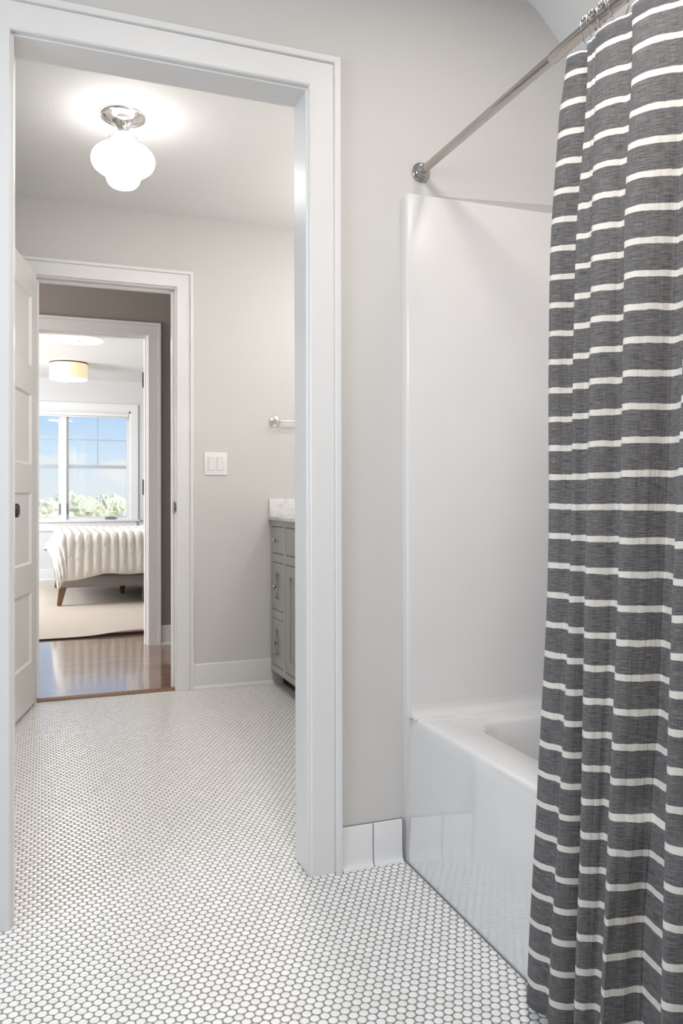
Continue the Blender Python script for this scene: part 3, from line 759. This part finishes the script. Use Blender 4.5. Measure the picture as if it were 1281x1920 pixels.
# roller hooks on the rod
def hook_meshes():
    pts = catmull([(-0.019, 0, 0.010), (-0.0205, 0, -0.004), (-0.017, 0, -0.020), (-0.009, 0, -0.034), (-0.004, 0, -0.050), (-0.001, 0, -0.058), (0.004, 0, -0.058), (0.007, 0, -0.050), (0.008, 0, -0.042)], 5)
    bmw = bmesh.new(); tube(bmw, pts, 0.0011, 8)
    top = [(0.0205*math.cos(a), 0, 0.0205*math.sin(a)) for a in [math.radians(150-k*12) for k in range(0, 12)]]
    tube(bmw, top, 0.0011, 8)
    back = catmull([(0.0195, 0, 0.006), (0.0195, 0, -0.008), (0.014, 0, -0.022), (0.010, 0, -0.032)], 5)
    tube(bmw, back, 0.0011, 8)
    beads = [(0.0180*math.cos(a), 0, 0.0180*math.sin(a)) for a in [math.radians(x) for x in (146, 118, 90, 62, 34)]]
    return bmw, beads
bmw, beads = hook_meshes()
hk0 = empty('shower_hook', (RX, 0, RZ), '', 'curtain hook')
hw = obj('hook_wire', bmw, M['hookmetal'], hk0, smooth=True)
for b_ in beads:
    bm = bmesh.new(); ball(bm, b_, 0.0040, 12); obj('roller_bead', bm, M['hookmetal'], hk0, smooth=True)
bm = bmesh.new(); ball(bm, (0.008, 0, -0.041), 0.0034, 12); obj('end_ball', bm, M['hookmetal'], hk0, smooth=True)
hook_y = [(-0.716, 6, 'chrome roller hook farthest along the rod, at the curtain\'s free edge'), (-0.738, -5, 'chrome roller hook second from the curtain\'s free edge'),
          (-0.762, 10, 'chrome roller hook third from the curtain\'s free edge, bunched with two others'), (-0.800, -12, 'chrome roller hook at the top edge of the picture')]
for k, (yy, rz, lb) in enumerate(hook_y):
    if k == 0: h = hk0
    else:
        h = hk0.copy(); COL.objects.link(h)
        for ch in list(hk0.children):
            c = ch.copy(); COL.objects.link(c); c.parent = h
    h.location = (RX, yy, RZ); h.rotation_euler = (0, 0, math.radians(rz)); tag(h, lb, 'curtain hook', 'chrome roller hooks on the shower rod')

# ------------------------------------------------------------------ opal ceiling light
LX, LY = 0.285, 1.127
cl_ = empty('ceiling_light', (LX, LY, ZC), 'lit opal glass globe light with chrome canopy on the vanity room ceiling', 'ceiling light')
bm = bmesh.new(); lathe(bm, [(0.086, 0.0), (0.086, -0.006), (0.083, -0.011), (0.078, -0.012), (0.074, -0.010), (0.070, -0.012), (0.060, -0.019), (0.046, -0.023), (0.044, -0.024)], 64); obj('canopy', bm, M['chrome'], cl_, smooth=True, autosm=0.6)
bm = bmesh.new(); lathe(bm, [(0.044, -0.022), (0.041, -0.024), (0.034, -0.030), (0.027, -0.040), (0.0215, -0.052), (0.0195, -0.062), (0.0195, -0.076)], 48); obj('stem', bm, M['chrome'], cl_, smooth=True, autosm=0.6)
bm = bmesh.new(); lathe(bm, [(0.0195, -0.071), (0.034, -0.073), (0.040, -0.076), (0.0425, -0.082), (0.0425, -0.106), (0.044, -0.109), (0.044, -0.112)], 48)
fit = obj('fitter_cup', bm, M['plastic'], cl_, smooth=True, autosm=0.6)
for k in range(3):
    a = math.radians(200+120*k); bm = bmesh.new(); mk = Matrix.Rotation(a, 4, 'Z') @ Matrix.Translation((0.041, 0, -0.094)) @ Matrix.Rotation(PI/2, 4, 'Y')
    lathe(bm, [(0.0022, 0.0), (0.0022, 0.006), (0.0065, 0.007), (0.0075, 0.010), (0.0065, 0.014), (0.0, 0.015)], 16, mk); obj('thumb_screw', bm, M['chrome'], fit, smooth=True)
gp = catmull([(0.039, -0.098), (0.0415, -0.112), (0.060, -0.119), (0.088, -0.128), (0.109, -0.146), (0.1165, -0.170), (0.110, -0.194), (0.092, -0.211), (0.073, -0.222), (0.064, -0.236), (0.057, -0.255), (0.044, -0.268), (0.022, -0.274), (0.0001, -0.2755)], 5)
gp[-1] = (0.0, -0.2755)
bm = bmesh.new(); lathe(bm, gp, 64); obj('globe', bm, M['globe'], cl_, smooth=True)

# ------------------------------------------------------------------ light switch and towel bar on the middle wall
sw = empty('light_switch', (0.836, D, 1.148), 'white two-gang rocker light switch beside the panel door casing', 'light switch')
bm = bmesh.new(); box(bm, -0.060, 0.060, -0.006, 0.0, -0.0585, 0.0585, 0.003, 3); obj('wall_plate', bm, M['plastic'], sw, smooth=True, autosm=0.6)
for sx in (-0.0232, 0.0232):
    bm = bmesh.new(); box(bm, sx-0.0168, sx+0.0168, -0.0068, -0.0055, -0.0335, 0.0335, 0.0005, 1)
    fr_ = obj('rocker_frame', bm, M['cabdark'], sw)
    bm = bmesh.new(); prism(bm, [(-0.004, -0.0325), (-0.0076, -0.0325), (-0.0086, 0.0), (-0.0115, 0.031), (-0.0110, 0.0325), (-0.004, 0.0325)], 0, sx-0.0160, sx+0.0160); obj('rocker', bm, M['plastic'], sw)
    for sz in (-0.0485, 0.0485):
        bm = bmesh.new(); lathe(bm, [(0.0028, 0.0), (0.0028, 0.0008), (0.0, 0.0012)], 12, Matrix.Translation((sx, -0.006, sz)) @ Matrix.Rotation(PI/2, 4, 'X')); obj('screw', bm, M['plastic'], sw)
tb = empty('towel_bar', (1.151, D, 1.374), 'chrome towel bar on the wall above the marble splash', 'towel bar')
bm = bmesh.new(); lathe(bm, [(0.031, 0.0), (0.031, 0.003), (0.0285, 0.0055), (0.025, 0.006), (0.0235, 0.009), (0.020, 0.010), (0.0145, 0.012), (0.0105, 0.018), (0.0095, 0.040), (0.0125, 0.046), (0.0135, 0.052), (0.0125, 0.060), (0.006, 0.065), (0.0, 0.066)], 40, Matrix.Rotation(PI/2, 4, 'X')); obj('post', bm, M['chrome'], tb, smooth=True, autosm=0.7)
bm = bmesh.new(); lathe(bm, [(0.031, 0.0), (0.031, 0.003), (0.0285, 0.0055), (0.025, 0.006), (0.0235, 0.009), (0.020, 0.010), (0.0145, 0.012), (0.0105, 0.018), (0.0095, 0.040), (0.0125, 0.046), (0.0135, 0.052), (0.0125, 0.060), (0.006, 0.065), (0.0, 0.066)], 40, Matrix.Translation((0.46, 0, 0)) @ Matrix.Rotation(PI/2, 4, 'X')); obj('post', bm, M['chrome'], tb, smooth=True, autosm=0.7)
bm = bmesh.new(); tube(bm, [(0.0, -0.052, 0), (0.46, -0.052, 0)], 0.0062, 20); obj('bar', bm, M['chrome'], tb, smooth=True, autosm=0.7)

# ------------------------------------------------------------------ vanity
VX = 1.139
va = empty('vanity_cabinet', (VX, 1.4, 0), 'grey painted vanity cabinet with inset drawers under the marble top', 'vanity cabinet'); va.location = (0, 0, 0)
VY0, VY1 = 0.72, D-0.016
bm = bmesh.new()
box(bm, VX+0.004, 1.69, VY0, VY1, 0.076, 0.856)                           # carcass
obj('carcass', bm, M['cabinet'], va)
bm = bmesh.new()
cols_y = [(1.874, 2.078), (1.10, 1.836), (0.76, 1.06)]
zr = [(0.076, 0.110), (0.355, 0.397), (0.643, 0.686), (0.826, 0.856)]
ft = 0.020
def fbox(y0, y1, z0, z1): box(bm, VX-0.014, VX+0.006, y0, y1, z0, z1)
fbox(2.078, VY1, 0.076, 0.856); fbox(1.836, 1.874, 0.076, 0.856); fbox(VY0, 0.76, 0.076, 0.856); fbox(1.06, 1.10, 0.076, 0.856)
for a, b_ in cols_y:
    fbox(a, b_, 0.076, 0.110); fbox(a, b_, 0.826, 0.856); fbox(a, b_, 0.643, 0.686)
    if b_-a < 0.5: fbox(a, b_, 0.355, 0.397)
obj('face_frame', bm, M['cabinet'], va)
bm = bmesh.new(); box(bm, VX+0.05, 1.69, VY0+0.03, VY1, 0.0, 0.08); obj('toe_kick', bm, M['cabdark'], va)
def front(name, y0, y1, z0, z1, recess):
    """an inset drawer or door front with a thin reveal all round"""
    bm = bmesh.new(); g = 0.0034; y0 += g; y1 -= g; z0 += g; z1 -= g; xf = VX-0.013; xb = VX+0.005
    if recess is None: box(bm, xf, xb, y0, y1, z0, z1, 0.001, 1)
    else:
        st_ = recess
        box(bm, xf, xb, y0, y0+st_, z0, z1, 0.001, 1); box(bm, xf, xb, y1-st_, y1, z0, z1, 0.001, 1); box(bm, xf, xb, y0+st_, y1-st_, z0, z0+st_); box(bm, xf, xb, y0+st_, y1-st_, z1-st_, z1)
        box(bm, xf+0.009, xb, y0+st_-0.002, y1-st_+0.002, z0+st_-0.002, z1-st_+0.002)
    return obj(name, bm, M['cabinet'], va)
def knob(par, y, z):
    bm = bmesh.new(); mk = Matrix.Translation((VX-0.013, y, z)) @ Matrix.Rotation(-PI/2, 4, 'Y')
    lathe(bm, [(0.0085, 0.0), (0.0085, 0.002), (0.006, 0.004), (0.0048, 0.008), (0.0048, 0.014), (0.0105, 0.017), (0.0145, 0.021), (0.0150, 0.025), (0.012, 0.029), (0.0, 0.030)], 24, mk)
    return obj('knob', bm, M['hookmetal'], par, smooth=True)
for (za, zb), rec in (((0.686, 0.826), None), ((0.397, 0.643), 0.052), ((0.110, 0.355), 0.052)):
    d_ = front('drawer', 1.874, 2.078, za, zb, rec); knob(d_, 1.976, (za+zb)/2)
    if rec is None:
        front('drawer', 1.10, 1.836, za, zb, None); d2 = front('drawer', 0.76, 1.06, za, zb, None); knob(d2, 0.91, (za+zb)/2)
d1_ = front('cabinet_door', 1.469, 1.836, 0.110, 0.643, 0.055); knob(d1_, 1.497, 0.52)
d1_ = front('cabinet_door', 1.10, 1.467, 0.110, 0.643, 0.055); knob(d1_, 1.439, 0.52)
d1_ = front('cabinet_door', 0.76, 1.06, 0.110, 0.643, 0.055); knob(d1_, 0.79, 0.52)
ct = empty('countertop', (0, 0, 0), 'white veined marble countertop with splash on the grey vanity', 'countertop')
bm = bmesh.new(); box(bm, 1.112, 1.695, VY0-0.012, D-0.001, 0.8565, 0.876, 0.0018, 2); obj('slab', bm, M['marble'], ct, smooth=True, autosm=0.6)
bm = bmesh.new(); box(bm, 1.117, 1.695, D-0.021, D-0.001, 0.8762, 0.968, 0.0018, 2); obj('side_splash', bm, M['marble'], ct, smooth=True, autosm=0.6)

# ------------------------------------------------------------------ bedroom: rug, bed, throw, drum lights
bm = bmesh.new(); g = []
RX0, RX1, RY0, RY1 = -1.9, 3.2, 3.835, 7.95; nx, ny = 110, 60
zt = lambda x, y: 0.022 + 0.0012*noise.noise(Vector((x*2, y*2, 0)))
for k in range(ny+1):
    row = []
    for i in range(nx+1):
        x = RX0 + (RX1-RX0)*i/nx; v = k/ny; y = RY0 + (RY1-RY0)*v*v
        lift = math.exp(-((x-0.62)/0.22)**2)*math.exp(-v*v*140)
        row.append(bm.verts.new((x, y - 0.012*noise.noise(Vector((x*1.6, 3, 0)))*(1-v)**3 + 0.055*lift, zt(x, y) + 0.022*lift)))
    g.append(row)
low = []
for k in range(ny+1): pass
for k in range(ny):
    for i in range(nx): bm.faces.new((g[k][i], g[k][i+1], g[k+1][i+1], g[k+1][i]))
for i in range(nx+1):
    v = g[0][i].co; low.append(bm.verts.new((v.x, v.y + 0.004, ZH+0.001)))
for i in range(nx):
    f = bm.faces.new((g[0][i], low[i], low[i+1], g[0][i+1])); f.material_index = 1
    
for f in bm.faces: f.smooth = True
bmesh.ops.recalc_face_normals(bm, faces=bm.faces[:])
tag(obj('area_rug', bm, [M['rug'], M['rugback']], autosm=0.6), 'beige rug with dark curled front edge under the bed', 'rug')

BX0, BX1, BY0, BY1 = 0.118, 2.25, 5.56, 7.20
bed = empty('bed', (0, 0, 0), 'low grey upholstered bed on tapered wooden legs', 'bed')
bm = bmesh.new(); box(bm, BX0, BX1, BY0, BY1, 0.182, 0.290, 0.022, 4); obj('bed_frame', bm, M['fabricbed'], bed, smooth=True, autosm=0.6)
bm = bmesh.new(); box(bm, BX0+0.035, BX1-0.02, BY0+0.035, BY1-0.035, 0.288, 0.595, 0.05, 5); obj('mattress', bm, M['mattress'], bed, smooth=True, autosm=0.6)
bm = bmesh.new(); box(bm, BX1, BX1+0.08, BY0, BY1, 0.182, 1.05, 0.02, 4); obj('headboard', bm, M['fabricbed'], bed, smooth=True, autosm=0.6)
def bleg(x, y, dx, dy):
    bm = bmesh.new(); t0, t1 = 0.033, 0.019
    A = [bm.verts.new((x+sx*t0, y+sy*t0, 0.184)) for sx, sy in ((-1, -1), (1, -1), (1, 1), (-1, 1))]
    B = [bm.verts.new((x+dx+sx*t1, y+dy+sy*t1, 0.0238)) for sx, sy in ((-1, -1), (1, -1), (1, 1), (-1, 1))]
    for k in range(4): bm.faces.new((A[k], A[(k+1) % 4], B[(k+1) % 4], B[k]))
    bm.faces.new(A[::-1]); bm.faces.new(B); bmesh.ops.recalc_face_normals(bm, faces=bm.faces[:])
    bmesh.ops.bevel(bm, geom=bm.edges[:], offset=0.005, segments=2, affect='EDGES')
    obj('leg', bm, M['legwood'], bed, smooth=True, autosm=0.6)
bleg(BX0+0.055, BY0+0.055, -0.03, -0.02); bleg(BX0+0.055, BY1-0.055, -0.03, 0.02); bleg(BX1-0.055, BY0+0.055, 0.03, -0.02); bleg(BX1-0.055, BY1-0.055, 0.03, 0.02)
bleg(0.76, 6.38, 0, 0); bleg(1.55, 6.38, 0, 0)

# channelled plush throw: tubes run across the bed and hang down the side, draped over the foot corner
bm = bmesh.new(); PIT = 0.074; ZT = 0.640; W = BY1-BY0
AMAX = 0.25; smax = 2.0
ns, ntt = 34*10, 150
def edge_fn(r, flare):
    Rr = 0.055; ph = min(r/Rr, PI/2); out = Rr*math.sin(ph); dn = Rr*(1-math.cos(ph)); rest = max(0, r-Rr*PI/2)
    return out + rest*flare, dn + rest*math.sqrt(max(0.05, 1-flare*flare))
verts = []; hts = []
for i in range(ns+1):
    s = -AMAX + (smax+AMAX)*i/ns                      # along the bed; negative hangs over the foot end
    row = []
    bf = 0.375 + 0.014*noise.noise(Vector((s*4.0, 0.3, 0))) + 0.045*max(0.0, min(1.0, (0.32-s)/0.3))
    bb = 0.22
    for k in range(ntt+1):
        t = -bf + (W+bf+bb)*k/ntt
        a = max(0.0, -s); b_ = max(0.0, -t) if t < 0 else max(0.0, t-W); sg = -1 if t < 0 else 1
        px_ = BX0+0.078+max(0.0, s); py_ = BY0-0.005 + min(max(t, 0.0), W)
        if a == 0 and b_ == 0:
            p = Vector((px_, py_, ZT + 0.012*noise.noise(Vector((s*3, t*3, 5)))))
        else:
            r = math.hypot(a, b_); th = math.atan2(a, b_)
            rear = 1.0 if t > 0.5*W else 0.0
            fl = 0.05 + (0.06+0.35*rear)*math.sin(2*th)**2 + (0.02+0.28*min(1, max(0, t/W))**2)*math.sin(th) + 0.04*noise.noise(Vector((s*6, b_*3, 2)))
            o_, dn = edge_fn(r, fl)
            p = Vector((px_ - o_*math.sin(th), py_ + sg*o_*math.cos(th), ZT-dn))
        row.append(bm.verts.new(p))
    verts.append(row)
for i in range(ns):
    for k in range(ntt): bm.faces.new((verts[i][k], verts[i+1][k], verts[i+1][k+1], verts[i][k+1]))
bmesh.ops.recalc_face_normals(bm, faces=bm.faces[:]); bm.normal_update()
if verts[ns//2][ntt//2].normal.z < 0:
    for f in bm.faces: f.normal_flip()
    bm.normal_update()
disp = {}
for i in range(ns+1):
    s = -AMAX + (smax+AMAX)*i/ns
    for k in range(ntt+1):
        v = verts[i][k]; q = (s/PIT + 0.12*noise.noise(Vector((s*2, k*0.05, 3)))) % 1.0
        hgt = math.sqrt(max(0.0, 1-(2*q-1)**2))**0.65
        e = min(k, ntt-k)/6.0; endf = math.sqrt(max(0.0, 1-(1-min(1, e))**2))
        fz = noise.noise(v.co*34)*0.005 + noise.noise(v.co*80)*0.0035
        disp[v] = v.normal*((0.036*hgt)*endf + fz + 0.004)
for v, dv in disp.items(): v.co += dv
for f in bm.faces: f.smooth = True
th_ = tag(obj('throw_blanket', bm, M['throw']), 'ivory channelled plush throw draped over the foot of the bed', 'blanket')
so_ = th_.modifiers.new('thickness', 'SOLIDIFY'); so_.thickness = 0.018; so_.offset = -1

def drum(loc, label):
    o = empty('drum_light', loc, label, 'ceiling light', 'drum ceiling lights in the bedroom')
    r = 0.195
    bm = bmesh.new(); lathe(bm, [(r+0.001, 0.0), (r+0.001, -0.012), (r-0.006, -0.012), (r-0.006, 0.0)], 64); obj('rim', bm, M['bronze'], o, smooth=True, autosm=0.6)
    bm = bmesh.new(); lathe(bm, [(r-0.004, -0.010), (r, -0.012), (r, -0.172), (r-0.004, -0.174)], 64, cap=False); obj('shade', bm, M['shade'], o, smooth=True, autosm=0.6)
    bm = bmesh.new(); lathe(bm, [(r-0.003, -0.166), (r-0.003, -0.171), (r*0.6, -0.173), (0.0, -0.174)], 64); obj('diffuser', bm, M['diffuser'], o, smooth=True)
    bm = bmesh.new(); lathe(bm, [(0.011, -0.172), (0.011, -0.178), (0.006, -0.182), (0.0, -0.186)], 20); obj('finial', bm, M['nickel'], o, smooth=True)
    return o
drum((0.265, 7.03, 2.42), 'lit beige drum ceiling light farther from the doorway, whole shade in view')
drum((0.276, 4.80, 2.42), 'lit drum ceiling light nearer the doorway, cut off by the door head')

# ------------------------------------------------------------------ bedroom window
wn_ = empty('window_1', (0, 0, 0), 'white double casement bedroom window with sky and trees outside', 'window', None, 'structure')
x0, x1, z0, z1 = WIN
bm = bmesh.new()
yf = YW-0.018
box(bm, x0-0.088, x0, yf, YW, z0, z1, 0.002, 1); box(bm, x1, x1+0.088, yf, YW, z0, z1, 0.002, 1); box(bm, x0-0.088, x1+0.088, yf, YW, z1, z1+0.090, 0.002, 1)
box(bm, x0-0.070, x1+0.070, yf, YW, z0-0.125, z0-0.022, 0.002, 1)
obj('window_casing', bm, M['trim'], wn_, smooth=True, autosm=0.6)
bm = bmesh.new(); box(bm, x0-0.105, x1+0.105, YW-0.045, YW+0.06, z0-0.022, z0+0.002, 0.003, 2); obj('window_sill', bm, M['trim'], wn_, smooth=True, autosm=0.6)
bm = bmesh.new()
for a, b_ in ((x0, x0+0.02), (x1-0.02, x1)): box(bm, a, b_, YW, YW+0.13, z0, z1)
box(bm, x0, x1, YW, YW+0.13, z1-0.02, z1); box(bm, x0, x1, YW+0.05, YW+0.13, z0, z0+0.02)
xm = 0.5*(0.187+0.30); box(bm, xm-0.032, xm+0.032, YW+0.03, YW+0.13, z0, z1)
obj('window_frame', bm, M['vinyl'], wn_)
for a, b_ in ((x0+0.02, xm-0.032), (xm+0.032, x1-0.02)):
    bm = bmesh.new(); ya, yb_ = YW+0.055, YW+0.095; sw_ = 0.028
    box(bm, a, a+sw_, ya, yb_, z0+0.02, z1-0.02, 0.002, 1); box(bm, b_-sw_, b_, ya, yb_, z0+0.02, z1-0.02, 0.002, 1)
    box(bm, a+sw_, b_-sw_, ya, yb_, z0+0.02, z0+0.045, 0.002, 1); box(bm, a+sw_, b_-sw_, ya, yb_, z1-0.07, z1-0.02, 0.002, 1)
    sh = obj('sash', bm, M['sash'], wn_, smooth=True, autosm=0.6)
    bm = bmesh.new(); box(bm, a+sw_, b_-sw_, YW+0.073, YW+0.077, z0+0.045, z1-0.07); obj('pane', bm, M['glass'], sh)
    bm = bmesh.new(); c = (a+b_)/2
    box(bm, a+sw_, b_-sw_, YW+0.060, YW+0.090, 1.350, 1.390, 0.002, 1)
    box(bm, c-0.006, c+0.006, YW+0.068, YW+0.082, 1.39, z1-0.07); box(bm, a+sw_, c-0.006, YW+0.068, YW+0.082, 1.691, 1.703); box(bm, c+0.006, b_-sw_, YW+0.068, YW+0.082, 1.691, 1.703)
    obj('muntin', bm, M['muntin'], sh)
M['gasket'] = plain('grey latch', (0.22, 0.24, 0.27), 0.4)
for xx in (xm-0.045, xm+0.045):
    bm = bmesh.new(); box(bm, xx-0.008, xx+0.008, YW+0.040, YW+0.055, 0.79, 0.92, 0.004, 2); obj('sash_latch', bm, M['gasket'], wn_, smooth=True, autosm=0.6)
bm = bmesh.new(); box(bm, 0.72, 0.85, YW+0.028, YW+0.052, z0+0.012, z0+0.030, 0.006, 2); tube(bm, [(0.735, YW+0.034, z0+0.034), (0.83, YW+0.030, z0+0.036)], 0.006, 10)
obj('crank_handle', bm, M['gasket'], wn_, smooth=True, autosm=0.6)
bl = empty('roller_blind', (0, 0, 0), 'white rolled-up blind at the head of the bedroom window', 'blind')
bm = bmesh.new(); box(bm, x0+0.022, x1-0.022, YW-0.006, YW+0.05, 1.985, z1-0.022, 0.006, 3); obj('cassette', bm, M['plastic'], bl, smooth=True, autosm=0.6)
bm = bmesh.new(); box(bm, x0+0.03, x1-0.03, YW+0.012, YW+0.03, 1.966, 1.984, 0.004, 2); obj('bottom_rail', bm, M['vinyl'], bl, smooth=True, autosm=0.6)

# ------------------------------------------------------------------ outdoors
bm = bmesh.new(); box(bm, -120, 160, 9.5, 220, -3.6, -3.5)
M['lawn'] = leaf_mat('dry lawn', (0.42, 0.42, 0.20), (0.55, 0.50, 0.28))
struct('ground', bm, M['lawn'], 'dry lawn below the bedroom window', 'lawn')
leafs = [leaf_mat('yellow green leaves', (0.80, 0.75, 0.52), (0.93, 0.88, 0.68)), leaf_mat('olive leaves', (0.66, 0.64, 0.48), (0.84, 0.80, 0.62)), leaf_mat('russet leaves', (0.80, 0.69, 0.52), (0.92, 0.84, 0.68))]  # distance haze is put into these paled leaf colours
def tree(x, y, r, top, mi, label):
    o = empty('tree', (x, y, -3.5), label, 'tree', 'trees outside the bedroom window')
    bm = bmesh.new(); tube(bm, [(0, 0, 0), (0.1, 0, (top+3.5)*0.5), (0, 0.1, top+3.5-r*0.6)], [0.22, 0.16, 0.08], 8); obj('trunk', bm, M['bark'], o, smooth=True)
    bm = bmesh.new()
    for q in range(7):
        c = Vector((random.uniform(-.5, .5)*r, random.uniform(-.45, .45)*r, top+3.5-r*random.uniform(0.75, 1.7))); rr = r*random.uniform(0.45, 0.62)
        c.z = min(c.z, top+3.5-rr)
        rs = bmesh.ops.create_icosphere(bm, subdivisions=4, radius=rr, matrix=Matrix.Translation(c))
        for v in rs['verts']:
            d_ = (v.co-c).normalized(); v.co += d_*rr*(0.18*noise.noise(v.co*2.0) + 0.18*noise.noise(v.co*5.5) + 0.14*noise.noise(v.co*14))
    obj('crown', bm, leafs[mi], o, smooth=False)
tl = [(0.55, 26, 1.15, 0.72, 0, 'low yellow-green tree in front, in the left pane of the bedroom window'), (2.9, 27, 1.15, 0.80, 2, 'low pale russet tree in front, at the right edge of the right pane'),
      (1.7, 31.5, 1.25, 1.22, 1, 'pale olive tree in the middle of the right pane'),
      (0.3, 36, 1.3, 1.10, 2, 'pale russet tree in the left pane behind the low yellow-green one'), (3.6, 37, 1.3, 1.18, 0, 'yellow-green tree at the right of the right pane'),
      (1.9, 43, 1.4, 1.42, 2, 'russet tree right behind the olive one in the right pane'), 
      (0.4, 50, 1.5, 1.50, 1, 'hazy olive treetop far off in the left pane'), (3.6, 51, 1.5, 1.58, 2, 'hazy russet treetop far off toward the right of the right pane'), (2.0, 58, 1.6, 1.66, 0, 'hazy yellow-green treetop farthest off, above the middle of the right pane')]
tl = [(a, b_, c, d_ + 0.0022*b_ + 0.12, e, f) for a, b_, c, d_, e, f in tl]
for a in tl: tree(*a)
